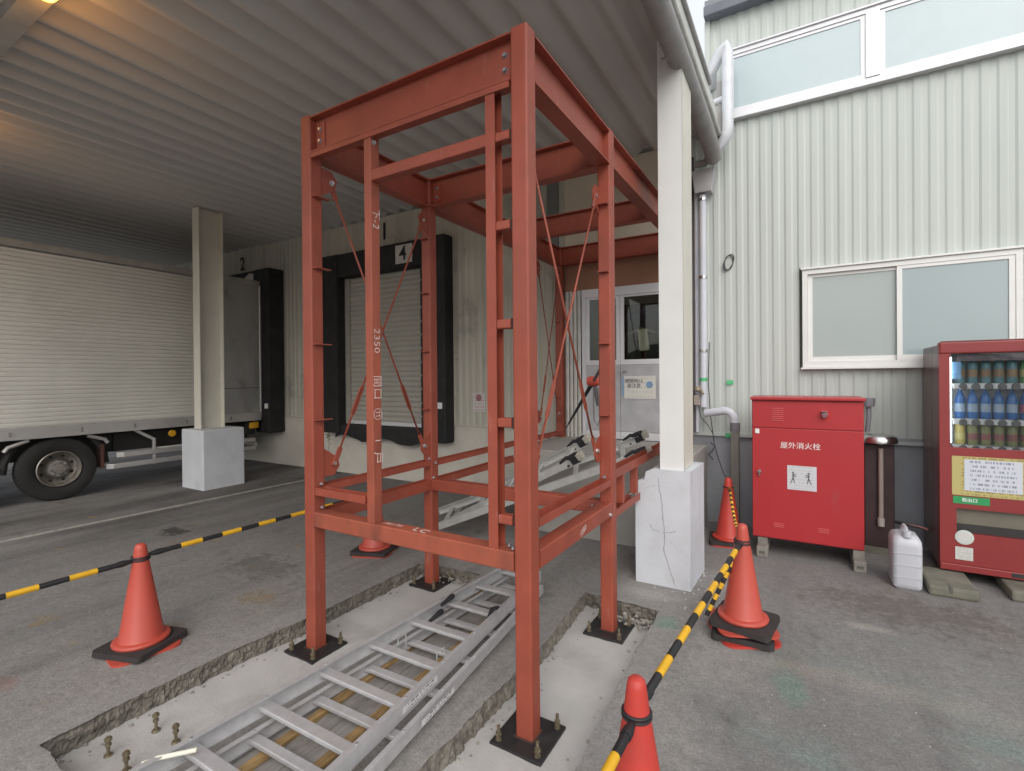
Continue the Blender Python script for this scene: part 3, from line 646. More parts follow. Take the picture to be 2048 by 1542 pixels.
crack([(.19, .41), (.27, .37), (.34, .31)], .0022); crack([(.02, .82), (.12, .86), (.20, .85)], .0016)

# ------------------------------------------------------------------ pipes at the building corner
dp = thing('downpipe', (.17, 4.12, 1.5), 'pale rainwater downpipe with hopper head at building corner', 'pipe')
MB().tube([(.175, 4.10, 3.98), (.172, 4.10, 1.42)], .042, 14).build('pipe', M_pvc, dp)
MB().add([(.07, 4.0, 4.26), (.32, 4.0, 4.26), (.32, 4.2, 4.26), (.07, 4.2, 4.26), (.10, 4.02, 4.0), (.28, 4.02, 4.0), (.28, 4.18, 4.0), (.10, 4.18, 4.0)],
         [(0, 1, 5, 4), (1, 2, 6, 5), (2, 3, 7, 6), (3, 0, 4, 7), (4, 5, 6, 7), (0, 3, 2, 1)]).build('hopper', mat('hopper_grey', (.42, .41, .42), .5), dp)
for z in (3.93, 2.99, 2.10): MB().lathe([(.044, -.016), (.050, -.016), (.050, .016), (.044, .016)], (.174, 4.10, z), 18).build('clamp', M_steel, dp)
MB().tube([(.10, 4.02, 4.34), (.22, 4.02, 4.34), (.30, 3.95, 4.42)], .045, 12).build('outlet', M_gutter, dp)
MB().lathe([(.0435, -.02), (.0445, -.02), (.0445, .02), (.0435, .02)], (.173, 4.10, 1.75), 18).build('tape', M_tape, dp)
ep = thing('elbow_pipe', (.3, 4.0, 1.2), 'white plastic elbow pipe running into a weathered post', 'pipe')
MB().tube([(.20, 4.06, 1.345), (.42, 4.0, 1.385)]+[(.42+.10*math.sin(R(a)), 4.0, 1.285+.10*math.cos(R(a))) for a in (20, 40, 60, 80, 90)]+[(.52, 4.0, 1.24)], .047, 14).build('pipe', M_pvc, ep)
MB().lathe([(.0, 0), (.055, 0), (.055, .10), (.0, .10)], (.53, 4.0, 1.15), 16).build('coupling', M_greyc, ep)
MB().prism(rrect(.09, .09, .012), (.53, 4.0, -.02), (.53, 4.0, 1.15)).build('post', M_gpost, ep)
vp = thing('bracket_pipe', (.48, 3.9, 4.5), 'pale bent pipe loop beside the upper window', 'pipe')
MB().tube([(.27, 4.2, 5.33), (.30, 3.98, 5.36), (.42, 3.9, 5.53), (.475, 3.9, 5.58), (.485, 3.9, 5.5), (.485, 3.9, 4.62), (.47, 3.9, 4.54), (.38, 3.95, 4.44), (.30, 4.1, 4.40)], .062, 12).build('pipe', mat('vent_white', (.66, .68, .72), .4), vp)
MB().tube([(.34, 3.95, 4.98), (.48, 3.9, 4.98)], .04, 10).build('stay', mat('vent_white', (.66, .68, .72), .4), vp)
box('back_plate', M_gutter, vp, .37, .44, 3.92, 3.95, 4.5, 5.2)
cdt = thing('conduit', (.08, 4.15, 1.3), 'grey conduit with tap and loose cables at the corner', 'conduit')
MB().tube([(.085, 4.17, 4.2), (.085, 4.17, 1.1)], .022).build('conduit_tube', M_pvc, cdt)
MB().box(.02, .06, 4.16, 4.21, 1.1, 4.5).build('dark_channel', mat('channel_dark', (.10, .10, .105), .6), cdt)
MB().tube([(.10, 4.06, 1.62), (.16, 4.03, 1.62), (.18, 4.0, 1.58)], .018).lathe([(.0, 0), (.035, 0), (.035, .05), (0, .05)], (.11, 4.05, 1.62), 12).build('tap', mat('tap_brass', (.42, .36, .26), .4, .5), cdt)
MB().box(.07, .14, 4.03, 4.10, 1.44, 1.56, .006).build('junction', M_beige, cdt)
MB().tube([(.24, 4.1, 2.2), (.235, 4.05, 1.7), (.26, 4.03, 1.3), (.30, 4.02, 1.0), (.34, 3.98, .85), (.42, 3.9, .66), (.47, 3.88, .60)], .006, 6).build('cable', M_rope, cdt)
MB().tube([(.12, 4.05, 1.45), (.15, 4.02, 1.30), (.24, 4.0, 1.20), (.28, 4.0, 1.12)], .005, 6).build('cable', M_rope, cdt)
MB().tube([(.26, 4.02, 1.0), (.31, 4.0, .96), (.28, 3.98, .90), (.24, 4.0, .86), (.29, 4.0, .80)], .009, 6).build('cable', M_rope, cdt)
cc = MB()
for j in range(4):
    cc.tube([(.447+(.055+.006*j)*math.cos(R(a))*.85, YD-.012-.004*j, 3.155+(.085+.004*j)*math.sin(R(a+10*j))) for a in range(0, 360, 24)], .0035, 6, closed=True)
tag(cc.build('cable_coil', M_rope), 'small coil of grey wire hung on the ribbed wall', 'cable coil')
for (x, z, s) in ((.455, 1.715, .035), (.44, 1.075, .04)): tag(box('tape_mark', M_tape, None, x-s, x+s, YD-.024, YD-.0185, z-.025, z+.025), 'green tape mark on the ribbed wall '+('above the elbow pipe' if z > 1.5 else 'beside the post at the wall foot'), 'tape mark')

# ------------------------------------------------------------------ truck
tk = thing('box_truck', (-9.6, 0, 0), 'white corrugated box truck backed against the second loading bay', 'truck')
TX = -8.40; TZ0, TZ1 = 1.13, 3.72
b = MB(); pr = []; z = TZ0; pz_ = .0655
while z < TZ1-.06:
    for dz, dx in ((0, -.008), (.17, -.008), (.32, .011), (.87, .0145)): pr.append((z+dz*pz_, TX+dx))
    z += pz_
n = len(pr); vs = [(x, -5.5, zz) for zz, x in pr]+[(x, 3.05, zz) for zz, x in pr]
b.add(vs, [(i, i+1, n+i+1, n+i) for i in range(n-1)]); b.build('corrugated_side', M_truck, tk)
MB().box(TX-2.45, TX-.01, -5.5, 3.86, TZ0-.12, TZ1+.03).build('cargo_box', M_truckp, tk)
box('rear_side_panel', M_truckp, tk, TX-.008, TX+.012, 3.06, 3.84, TZ0-.05, TZ1-.02)
MB().prism(rrect(.05, .05, .02), (TX+.0, 3.84, TZ0-.1), (TX+.0, 3.84, TZ1)).build('rear_corner_post', M_truckr, tk)
box('panel_seam', M_chassis, tk, TX+.0125, TX+.0145, 3.06, 3.83, 1.62, 1.63)
MB().box(TX-.02, TX+.03, -5.5, 3.84, TZ0-.17, TZ0-.002, .006).build('lower_rail', M_truckr, tk)
MB().box(TX-.05, TX+.03, -5.5, 3.84, TZ1-.02, TZ1+.09, .012).build('upper_rail', mat('truck_top_rail', (.42, .41, .38), .45, .3), tk)
for y in (-1, .1, .9, 1.6, 2.4, 3.2): MB().box(TX+.031, TX+.036, y, y+.03, TZ0-.12, TZ0-.05).build('rivet_plate', mat('rail_dark', (.25, .24, .23), .5), tk)
MB().box(TX-2.2, TX-.25, -5.5, 3.7, .62, .96).build('chassis', M_chassis, tk)
def wheel(y, x, zc=.475, r=.475):
    w = MB().lathe([(.27, -.25), (.40, -.25), (.45, -.235), (.475, -.19), (.475, -.06), (.455, -.015), (.40, 0), (.30, -.005), (.265, -.03), (.265, -.25)], (x, y, zc), 40, 'X').build('wheel', M_tyre, tk)
    MB().lathe([(.268, -.004), (.258, .004), (.245, -.02), (.23, -.10), (.165, -.15), (.13, -.06), (.12, -.04), (.075, -.035), (.07, .01), (.0, .015)], (x, y, zc), 36, 'X').build('rim', M_rim, w)
    for k in range(8):
        a = 2*math.pi*k/8; MB().lathe([(0, .0), (.016, .0), (.016, -.06), (0, -.06)], (x-.02, y+.10*math.cos(a), zc+.10*math.sin(a)), 6, 'X').build('wheel_nut', M_zinc, w)
        a += .39; MB().lathe([(0, .004), (.022, .003), (.022, -.01), (0, -.01)], (x-.118, y+.195*math.cos(a), zc+.195*math.sin(a)), 10, 'X').build('rim_hole', M_chassis, w)
wheel(.66, TX-.02); wheel(-.62, TX-.02)
for yc in (.66, -.62):
    for s in (-1, 1):
        MB().tube([(TX-.03, yc+s*.34, TZ0-.19), (TX-.03, yc+s*.56, .86), (TX-.03, yc+s*.60, .80)], .028, 8).build('mudguard_stay', M_truckr, tk)
MB().tube([(TX-.12, .66+.60*math.cos(R(a)), .475+.60*math.sin(R(a))) for a in range(0, 181, 15)], .05, 8).build('mudguard', M_chassis, tk)
box('mud_flap', M_mudred, tk, TX-.30, TX-.02, 1.18, 1.21, .40, .78)
for z, y0 in ((.575, 1.42), (.405, 1.28)):
    MB().prism(rrect(.085, .03, .012), (TX-.01, y0+.05, z), (TX-.01, 3.72, z), xa=(0, 0, 1)).build('side_guard', M_truckr, tk)
    MB().prism(rrect(.085, .03, .012), (TX-.06, y0-.03, z), (TX-.012, y0+.055, z), xa=(0, 0, 1)).build('guard_end', M_truckr, tk)
    MB().prism(rrect(.085, .03, .012), (TX-.01, -3.0, z-.0), (TX-.01, y0-1.42+.10-.12, z), xa=(0, 0, 1)).build('side_guard', M_truckr, tk)
MB().prism(rrect(.06, .04, .01), (TX-.04, 1.92, .36), (TX-.04, 1.92, .80)).build('guard_post', M_truckr, tk)
MB().prism(rrect(.05, .04, .01), (TX-.06, 1.62, .98), (TX-.04, 1.92, .78)).build('guard_post', M_truckr, tk)
MB().box(TX-.25, TX-.2, 1.4, 3.6, .62, .92).build('under_box', M_chassis, tk)
MB().lathe([(0, .012), (.05, .01), (.06, 0), (.06, -.03), (0, -.03)], (TX-.06, 2.22, .85), 16, 'X').build('side_lamp', M_amber, tk)
MB().box(TX-.10, TX+.0, 3.62, 3.80, .80, .93, .015).build('tail_lamp', M_amber, tk)
MB().box(TX-.30, TX-.05, 3.55, 3.75, .68, .94, .015).build('tail_bracket', M_chassis, tk)
MB().tube([(TX-2.2, 3.78, .46), (TX-.1, 3.78, .46)], .05).build('rear_bumper', M_truckr, tk)

# ------------------------------------------------------------------ red steel frame
A, B_, ZT, S, ZB, B2 = 1.714, 1.262, 3.626, .100, -.095, 4.10
fr = thing('steel_frame', (-A/2, B_/2, PD), 'red-oxide primed steel lift-shaft frame standing in the cut trenches', 'steel frame')
def column(x, y, z0, z1):
    return MB().prism(rrect(S, S, .012), (x-S/2, y+S/2, z0), (x-S/2, y+S/2, z1), xa=(1, 0, 0)).build('column', M_red, fr)
cols = {k: column(x, y, z0, ZT) for k, (x, y, z0) in dict(F=(0, 0, ZB), L=(-A, 0, ZB), M=(-A, B_, ZB), R=(0, B_, ZB), P=(-A, B2, .962), Q=(0, B2, .962), N=(-A, 3.25, .962)).items()}
for k, (x, y) in dict(F=(0, 0), L=(-A, 0), M=(-A, B_), R=(0, B_)).items():
    cx, cy = x-S/2, y+S/2
    p = MB().box(cx-.15, cx+.15, cy-.15, cy+.15, ZB-.020, ZB, .002).build('base_plate', M_plate, fr)
    for sx in (-1, 1):
        for sy in (-1, 1):
            bx, by = cx+sx*.115, cy+sy*.115
            MB().tube([(bx, by, ZB-.03), (bx, by, ZB+.075)], .009, 8).lathe([(0, 0), (.017, 0), (.017, .014), (0, .014)], (bx, by, ZB), 6, smooth=False).lathe([(0, 0), (.017, 0), (.017, .014), (0, .014)], (bx, by, ZB+.026), 6, smooth=False).build('anchor_bolt', M_brass, p)
    MB().box(cx-.058, cx+.058, cy-.058, cy+.058, ZB-.001, ZB+.006).build('weld_seam', mat('weld', (.10, .055, .045), .5, .3), p)
for (x, y) in ((-A, B2), (0, B2), (-A, 3.25)): MB().box(x-S-.03, x+.03, y-.03, min(y+S+.03, YD-.065), .951, .963).build('base_plate', M_red, fr)
# top H-beams 250 x 110
def hbeam(p0, p1, h=.25, b=.11, nm='top_beam'):
    return MB().prism(hprof(h, b, .007, .010), p0, p1, xa=(0, 0, 1)).build(nm, M_red, fr)
zc = ZT-.013-.125
hbeam((-A+.002, .055, zc), (-S-.002, .055, zc)); hbeam((-A+.002, B_+.055, zc), (-S-.002, B_+.055, zc))
hbeam((-.055, S+.002, zc), (-.055, B_-.002, zc)); hbeam((-A-.055, S+.002, zc), (-A-.055, B_-.002, zc))
hbeam((-.055, B_+S+.002, zc), (-.055, B2-.002, zc)); hbeam((-A-.055, B_+S+.002, zc), (-A-.055, 3.248, zc)); hbeam((-A-.055, 3.25+S+.002, zc), (-A-.055, B2-.002, zc))
hbeam((-A+.005, 2.78, zc), (-S-.012, 2.78, zc), .22); hbeam((-A+.002, B2+.03, zc), (-S-.002, B2+.03, zc))
# end clip plates with bolts
def hexbolt(p, axis, m=M_zinc, r=.011, h=.012, parent=fr):
    return MB().lathe([(0, h), (r, h), (r, 0), (r*1.5, 0), (r*1.5, -.003), (0, -.003)] if axis != 'Y-' else [(0, -h), (r, -h), (r, 0), (r*1.5, 0), (r*1.5, .003), (0, .003)], p, 6, axis[0], smooth=False).build('bolt', m, parent)
def clip_y(x, z, y=.045):   # plate on a web facing -Y
    p = MB().box(x-.045, x+.045, y-.004, y+.004, z-.085, z+.085).build('clip_plate', M_red, fr)
    for dz in (-.04, .04): hexbolt((x, y-.006, z+dz), 'Y-', M_greyc if x > -1 else M_zinc, parent=p)
for y in (.048, B_+.048): clip_y(-A+.055, zc, y); clip_y(-S-.055, zc, y)
MB().box(-A+.01, -S-.01, -.002, .012, ZT-.30, ZT-.267).build('lintel_bar', M_red, fr)
# lower beams 100 x 100
def bar(name, p0, p1, h, w, m=M_red, r=.008): return MB().prism(rrect(h, w, r), p0, p1, xa=(0, 0, 1)).build(name, m, fr)
bar('lower_beam', (-A+.001, .05, .822), (-S-.004, .05, .822), .105, .10, M_redworn)
bar('lower_beam', (-A+.001, B_+.05, .820), (-S-.004, B_+.05, .820), .10, .10)
bar('lower_beam', (-.05, S+.012, .820), (-.05, B_-.001, .820), .10, .10)
def chan(name, p0, p1, h, w, up_=True):   # channel lying open upward
    p0 = Vector(p0); p1 = Vector(p1); d = (p1-p0).normalized(); side = Vector((0, 0, 1)).cross(d)
    return MB().prism(cprof(w, h, .005), p0, p1, xa=side).build(name, M_red, fr)
def chan_up(name, x0, y0, x1, y1, z0, h, w):
    p0 = Vector((x0, y0, z0)); p1 = Vector((x1, y1, z0)); d = (p1-p0).normalized(); s = d.cross(Vector((0, 0, 1)))
    # profile built so lips point up
    prof = [(-w/2, 0), (w/2, 0), (w/2, h), (w/2-.005, h), (w/2-.005, .005), (-w/2+.005, .005), (-w/2+.005, h), (-w/2, h)]
    b = MB(); n = len(prof); vs = [p0+s*u+Vector((0, 0, v)) for u, v in prof]+[p1+s*u+Vector((0, 0, v)) for u, v in prof]
    b.add(vs, [(i, (i+1) % n, n+(i+1) % n, n+i) for i in range(n)]+[tuple(range(n)), tuple(range(2*n-1, n-1, -1))]); return b.build(name, M_red, fr)
chan_up('rail', -.045, S+.004, -.045, B_-.002, .995, .048, .085)
chan_up('rail', -.045, B_+S+.002, -.045, B2-.002, 1.03, .07, .085)
chan_up('rail', -A-.045, S+.002, -A-.045, B_-.002, .995, .05, .085)
chan_up('rail', -A-.045, S+.002, -A-.045, B_-.002, .775, .09, .085)
chan_up('rail', -A-.045, B_+S+.002, -A-.045, 3.248, .985, .047, .085); chan_up('rail', -A-.045, 3.25+S+.002, -A-.045, B2-.002, .985, .047, .085)
chan_up('rail', -A-.045, B_+S+.002, -A-.045, 2.87, .80, .06, .085)
chan_up('rail', -A+.002, .045, -1.215, .045, .99, .052, .07)
# outer bracket bay right of column R
chan_up('bracket_rail', -.045, B_+S+.002, -.045, 1.99, .735, .058, .085)
for y in (1.60, 1.97): bar('bracket_post', (-.045, y-.02, .793), (-.045, y-.02, 1.029), .045, .06) if False else MB().prism(rrect(.06, .045, .006), (-.045, y-.02, .794), (-.045, y-.02, 1.029), xa=(1, 0, 0)).build('bracket_post', M_red, fr)
MB().prism(rrect(.05, .045, .006), (-A+.60, B_+.2, 1.03), (-A+.60, B_+.2, .86), xa=(1, 0, 0)).build('bracket_post', M_red, fr) if False else None
# door posts, header and short struts (front face)
def post(x0, m, open_right):
    z0, z1 = .876, ZT-.268
    if not open_right:
        MB().prism(rrect(.062, .075, .006), (x0+.031, .042, z0), (x0+.031, .042, z1), xa=(1, 0, 0)).build('door_post', m, fr)
    else:
        prof = cprof(.075, .06, .005)
        b = MB(); pr = [(x0+v, .042+u) for u, v in prof]; n = len(pr)
        vs = [(x, y, z0) for x, y in pr]+[(x, y, z1) for x, y in pr]
        b.add(vs, [(i, (i+1) % n, n+(i+1) % n, n+i) for i in range(n)]+[tuple(range(n)), tuple(range(2*n-1, n-1, -1))]); b.build('door_post', m, fr)
post(-1.195, M_redworn, False); post(-.262, M_red, True)
bar('header', (-1.132, .042, 3.087), (-.263, .042, 3.087), .072, .07)
for z in (3.087, 2.612, 2.084, 1.555, 1.035):
    bar('strut', (-.200, .04, z), (-S-.016, .04, z), .050, .06)
    MB().box(-S-.016, -S, .02, .05, z-.03, z+.03).build('strut_cleat', M_plate, fr)
# cleats on the columns
cl0 = None
for z in (3.068, 2.57, 2.04, 1.512):
    MB().box(-A+.0, -A+.045, .012, .135, z-.003, z+.003).build('cleat', M_red, fr)
    MB().box(-A+.0, -A+.006, .012, .135, z+.003, z+.03).build('cleat', M_red, fr) if False else None
    for x in (-S+.012, -A-S+.012):
        MB().box(x, x+.076, B_-.045, B_, z-.003, z+.003).build('cleat', M_red, fr)
for z in (2.57, 2.04, 1.512): MB().box(-A-S+.012, -A-.012, B2-.045, B2, z-.003, z+.003).build('cleat', M_red, fr)
# X braces with gusset plates and turnbuckles
def gusset(x, y, z, sy, sz):
    g = MB(); pr = [(0, 0), (.085*sy, .0), (.135*sy, .06*sz), (.12*sy, .12*sz), (.05*sy, .17*sz), (0, .20*sz)]
    vs = [(x-.004, y+a, z+b_) for a, b_ in pr]+[(x+.004, y+a, z+b_) for a, b_ in pr]; n = len(pr)
    g.add(vs, [tuple(range(n)), tuple(range(2*n-1, n-1, -1))]+[(i, (i+1) % n, n+(i+1) % n, n+i) for i in range(n)])
    o = g.build('gusset', M_red, fr); hexbolt((x+.006, y+.085*sy, z+.085*sz), 'X', M_zinc, .014, .016, o); return Vector((x, y+.085*sy, z+.085*sz))
def brace(p, q, x, tb=.22):
    p = Vector(p); q = Vector(q); p.x += x; q.x += x; d = q-p
    r = MB().tube([p+d*.05, q-d*.05], .0075, 8).build('brace_rod', M_red, fr)
    for e, s in ((p, 1), (q, -1)):
        t = d.normalized()*s
        MB().prism(rrect(.045, .010, .004), e-t*.02, e+t*.12, xa=(0, -t.z, t.y)).build('brace_end', M_red, r)
    lo_, hi_ = (p, q) if p.z < q.z else (q, p); u = (hi_-lo_).normalized(); c = lo_+u*(hi_-lo_).length*tb; nrm = Vector((1, 0, 0))
    for s in (-1, 1): MB().tube([c-u*.13+nrm*0, c-u*.10+u.cross(nrm)*.016*s, c+u*.10+u.cross(nrm)*.016*s, c+u*.13], .006, 6).build('turnbuckle', M_red, r)
def bay_brace(x, y0, y1, z0, z1, m_=1):
    a = gusset(x, y0, z0, 1, 1); b_ = gusset(x, y1, z1, -1, -1); c = gusset(x, y0, z1, 1, -1); d = gusset(x, y1, z0, -1, 1)
    brace(a, b_, .010); brace(c, d, -.010)
bay_brace(-A-.012, S, B_, 1.10, 3.30); bay_brace(-.088, S, B_, 1.17, 3.20)
bay_brace(-A-.012, 3.25+S, B2, 1.20, 3.30)
# loose bolts seen at joints
for p in ((-A+.012, .055, 1.06), (-A+.012, .06, .895), (-A-.01, B_-.02, 1.06), (-A+.03, B_-.01, .89), (-.16, .06, .885), (-S-.02, .03, .885), (-.05, B_-.03, 1.055), (-.05, 1.86, .80), (-.15, B_-.01, .83), (-A+.03, B_+.02, 1.02)):
    hexbolt(p, 'Z')
for p in ((-1.131, .03, 3.30), (-1.131, .03, 3.11), (.002, B_-.05, .79)): hexbolt(p, 'X')
# chalk writing
RDN = RPX @ Matrix.Rotation(R(-90), 4, 'Z')
MX = -1.132
text('chalk_writing', '下-2', .075, T(MX, .042, 2.82) @ RDN, M_chalk, fr, .0004, bold=-.0011)
text('chalk_writing', '2350', .068, T(MX, .042, 2.04) @ RDN, M_chalk, fr, .0004, bold=-.0011, sx=1.2)
text('chalk_writing', '間口', .080, T(MX, .042, 1.74) @ RDN, M_chalk, fr, .0004, bold=-.0011)
text('chalk_writing', '⑪', .090, T(MX, .042, 1.57) @ RDN, M_chalk, fr, .0004, bold=-.0011)
text('chalk_writing', '1', .070, T(MX, .042, 1.40) @ RDN, M_chalk, fr, .0004, bold=-.0011)
text('chalk_writing', '戸', .085, T(MX, .042, 1.29) @ RDN, M_chalk, fr, .0004, bold=-.0011)
text('chalk_writing', '1080', .055, T(.0015, .70, .812) @ RPX @ Matrix.Rotation(R(18), 4, 'Z'), M_chalk, fr, .0004, bold=-.0011)
text('chalk_writing', 'LC', .075, T(-.78, .045, .8757) @ Matrix.Rotation(R(-6), 4, 'Z'), M_chalk, fr, .0004, bold=-.0011, sx=1.4)
text('chalk_writing', '100×100', .045, T(-1.02, .055, .8757), M_chalk, fr, .0003, bold=-.0011)

# lever hoist pulling the far column
hs = thing('lever_hoist', (-1.3, 3.4, 1.2), 'orange lever hoist with chain strung diagonally inside the red frame', 'hoist')
p0, p1 = Vector((-1.655, 4.07, 1.06)), Vector((-.09, 1.40, 1.93)); d = p1-p0; u = d.normalized(); k = 0
ln = MB(); Ls = d.length; tpos = 0.0
hb = p0+d*.80
for i in range(int(Ls*.74/.032)):
    c = p0+u*(.03+i*.032); s_ = Vector((0, 0, 1)) if i % 2 else u.cross(Vector((0, 0, 1))).normalized(); s_ = (s_-u*s_.dot(u)).normalized()
    ln.tube([c+u*(.021*math.cos(R(a)))+s_*(.011*math.sin(R(a))) for a in range(0, 360, 60)], .0042, 5, closed=True)
ln.build('load_chain', M_chain, hs)
MB().tube([p0+u*.45, hb], [.012, .02], 8).build('chain_cover', M_rubber, hs)
MB().lathe([(0, -.05), (.038, -.05), (.045, -.02), (.045, .03), (.035, .055), (0, .06)], hb, 20, 'X').build('body', M_cone, hs)
MB().prism(rrect(.04, .025, .01), hb, hb+Vector((.03, .05, -.22))).build('lever', M_chain, hs)
MB().tube([hb+u*.05, p1-u*.05, p1], .014, 8).build('hook', M_chain, hs)
MB().tube([hb+Vector((.0, 0, -.05)), hb+Vector((0, .01, -.35)), hb+Vector((.03, .02, -.40)), hb+Vector((.05, .02, -.34)), hb+Vector((.04, .01, -.05))], .006, 6).build('hand_chain', M_chain, hs)

# ------------------------------------------------------------------ ladders
def ladder(name, label, P0, P1, side, w0, w1, rungs, rail_h, rail_t, tread, m=M_alu, feet=False, group=None, cat='ladder', start=.12, step=None):
    """P0->P1 centre line, side = width direction, rails taper from w0 to w1"""
    P0 = Vector(P0); P1 = Vector(P1); ax = (P1-P0); Lg = ax.length; ax.normalize(); sd_ = Vector(side); sd_ = (sd_-ax*sd_.dot(ax)).normalized(); nz = sd_.cross(ax).normalized()
    if nz.z < 0: nz = -nz
    t = thing(name, P0, label, cat, group)
    for s in (-1, 1):
        a = P0+sd_*s*w0/2; b_ = P1+sd_*s*w1/2
        prof = [(u, -s*v) for u, v in cprof(rail_h, rail_t, .004)]
        dd = (b_-a).normalized(); ux = (nz-dd*nz.dot(dd)).normalized(); uy = sd_
        n = len(prof); vs = [a+ux*p+uy*q for p, q in prof]+[b_+ux*p+uy*q for p, q in prof]
        MB().add(vs, [(i, (i+1) % n, n+(i+1) % n, n+i) for i in range(n)]+[tuple(range(n)), tuple(range(2*n-1, n-1, -1))]).build('rail', m, t)
    for k in range(rungs):
        f = start+k*(step/Lg if step else (1-2*start)/(rungs-1)); c = P0+(P1-P0)*f; w = w0+(w1-w0)*f-.004
        MB().prism(rrect(tread, .024, .006), c-sd_*w/2-nz*.008, c+sd_*w/2-nz*.008, xa=ax).build('rung', m, t)
        for s in (-1, 1): MB().lathe([(0, .004), (.006, .003), (.007, 0), (0, 0)], c+sd_*s*(w/2-.012)+nz*(rail_h/2), 8).build('rivet', M_zinc, t)
    t['_ax'] = 0; del t['_ax']
    return t, P0, P1, sd_, nz, ax
l1, p0, p1, sdv, nz, ax = ladder('stepladder', 'folded aluminium stepladder lying on top of the wooden board', (-.79, -1.62, .160), (-.8176, 1.36, .160), (1, 0, 0), .81, .341, 9, .080, .030, .064, group='ladders lying by the trench', start=.067, step=.342)
l2, q0, q1, sdv2, _, _ = ladder('stepladder', 'second aluminium stepladder lying beneath the top one, shifted right', (-.705, -1.62, .0865), (-.770, 1.30, .0865), (1, 0, 0), .81, .345, 9, .064, .028, .052, group='ladders lying by the trench', start=.034, step=.342)
for f, par, z in ((.76, l1, .165), (.72, l2, .10)):
    c = p0+(p1-p0)*f; w = .81+(.341-.81)*f
    for s in (-1, 1):
        MB().tube([c+sdv*s*(w/2-.03)+Vector((0, 0, z-.13)), c+sdv*s*(w/2-.045)+Vector((0, -.05, z-.12)), c+sdv*s*(w/2-.03)+Vector((0, -.13, z-.145))], [.02, .018, .010], 8).build('hinge_lock', M_rubber, par)
for f in (.565,):
    c = p0+(p1-p0)*f; w = .81+(.341-.81)*f
    for s in (-.28, .28): MB().tube([c+sdv*s*w+Vector((0, y, z_)) for y, z_ in ((-.034, .018), (.034, .018), (.036, -.06), (-.036, -.06))], .0035, 6, closed=True).build('strap', mat('strap_clear', (.42, .44, .42), .3), l1)
for (par, o, f0) in ((l1, p0, .43), (l2, q0, .45)):
    c = p0+(p1-p0)*f0; w = .81-.469*f0; c2 = c+sdv*(w/2)+(Vector((.075, 0, -.073)) if par is l2 else Vector((.0, 0, 0)))
    dv = ((p1+sdv*.17)-(p0+sdv*.405)).normalized()
    MB().sheet(c2+Vector((.0015, 0, -.018))-dv*.10, dv*.30, (0, 0, .034)).build('rating_label', print_mat('ladder_label', (.60, .60, .60), (.05, .05, .06), 2, .9), par, uv=True)
wb = thing('wooden_board', (-.9, 0, 0), 'grey plank board with two yellow timber battens under the stepladders', 'board')
rot = Matrix.Rotation(R(2.5), 4, 'Z'); org = T(-.86, -.35, 0)
for k in range(4):
    Mx = org @ rot; MB().box(-.22+k*.11, -.22+k*.11+.107, -1.25, 1.55, .006, .026, .002, Mx).build('plank', M_board, wb)
for x in (-.15, .13): MB().box(x, x+.048, -1.25, 1.55, .027, .050, .003, org @ rot).build('batten', M_wood, wb)
mk = thing('chalk_marker', (-1.12, -1.2, .16), 'white marker pen lying on the near ladder rung', 'marker')
MB().tube([(-1.185, -1.255, .192), (-1.165, -1.225, .192), (-1.155, -1.21, .192), (-1.06, -1.10, .192)], [.004, .007, .010, .010], 10).build('barrel', mat('marker_cream', (.75, .73, .60), .5), mk)
# anchors left standing in the near end of the left trench
for i, (x, y) in enumerate(((-1.834, -1.137), (-1.825, -.927), (-1.637, -.916), (-1.64, -1.135))):
    a = MB().tube([(x, y, PD-.02), (x, y, PD+.10)], .0085, 8).lathe([(0, 0), (.0145, 0), (.0145, .013), (0, .013)], (x, y, PD+.052), 6, smooth=False).lathe([(0, 0), (.017, 0), (.017, .015), (0, .015)], (x, y, PD+.078), 6, smooth=False).lathe([(0, 0), (.022, 0), (.018, .01), (0, .01)], (x, y, PD), 12).build('anchor_bolt', M_brass)
    a.name = 'anchor_bolt'; tag(a, ('leftmost bare anchor bolt nearest the trench corner', 'bare anchor bolt closest to the broken trench edge', 'bare anchor bolt touching the end of the stepladder', 'nearest bare anchor bolt cut by the bottom picture edge')[i], 'anchor bolt', 'bare anchor bolts in the trench end')
# ladders stowed inside the back bay
def foot(t, P, sd_, ax, nz):
    MB().box(-.05, .05, -.03, .03, -.05, .05, .01, Matrix((( *ax, P.x), ( *sd_, P.y), ( *nz, P.z), (0, 0, 0, 1))).transposed() if False else Matrix.Translation(P) @ Matrix((ax, sd_, nz)).transposed().to_4x4()).build('foot_bracket', M_rubber, t)
    MB().box(.03, .10, -.035, .035, -.035, .04, .01, Matrix.Translation(P) @ Matrix((ax, sd_, nz)).transposed().to_4x4()).build('foot', mat('foot_rubber', (.42, .40, .34), .7), t)
    MB().tube([P-ax*.17+nz*.02, P-ax*.08+nz*.045, P, P+sd_*.05-ax*.04, P-nz*.05-ax*.12], [.012, .018, .03, .02, .014], 8).build('foot_arm', M_rubber, t)
for (nm, lab, a, b_, w) in (('ladder', 'long aluminium ladder with black feet leaning on the platform edge', (-2.45, 2.15, .16), (-.20, 2.72, 1.09), .42),
                            ('ladder', 'shorter aluminium ladder with black feet beside the long one', (-2.45, 2.42, .14), (-.72, 2.36, 1.05), .34)):
    t, a0, a1, s_, nn, ax_ = ladder(nm, lab, a, b_, (-.40, 1, .28), w, w, 5, .075, .03, .05, M_alu2, group='ladders stowed in the frame', start=.08)
    for s in (-1, 1): foot(t, a1+s_*s*w/2+nn*.02, s_, ax_, nn)

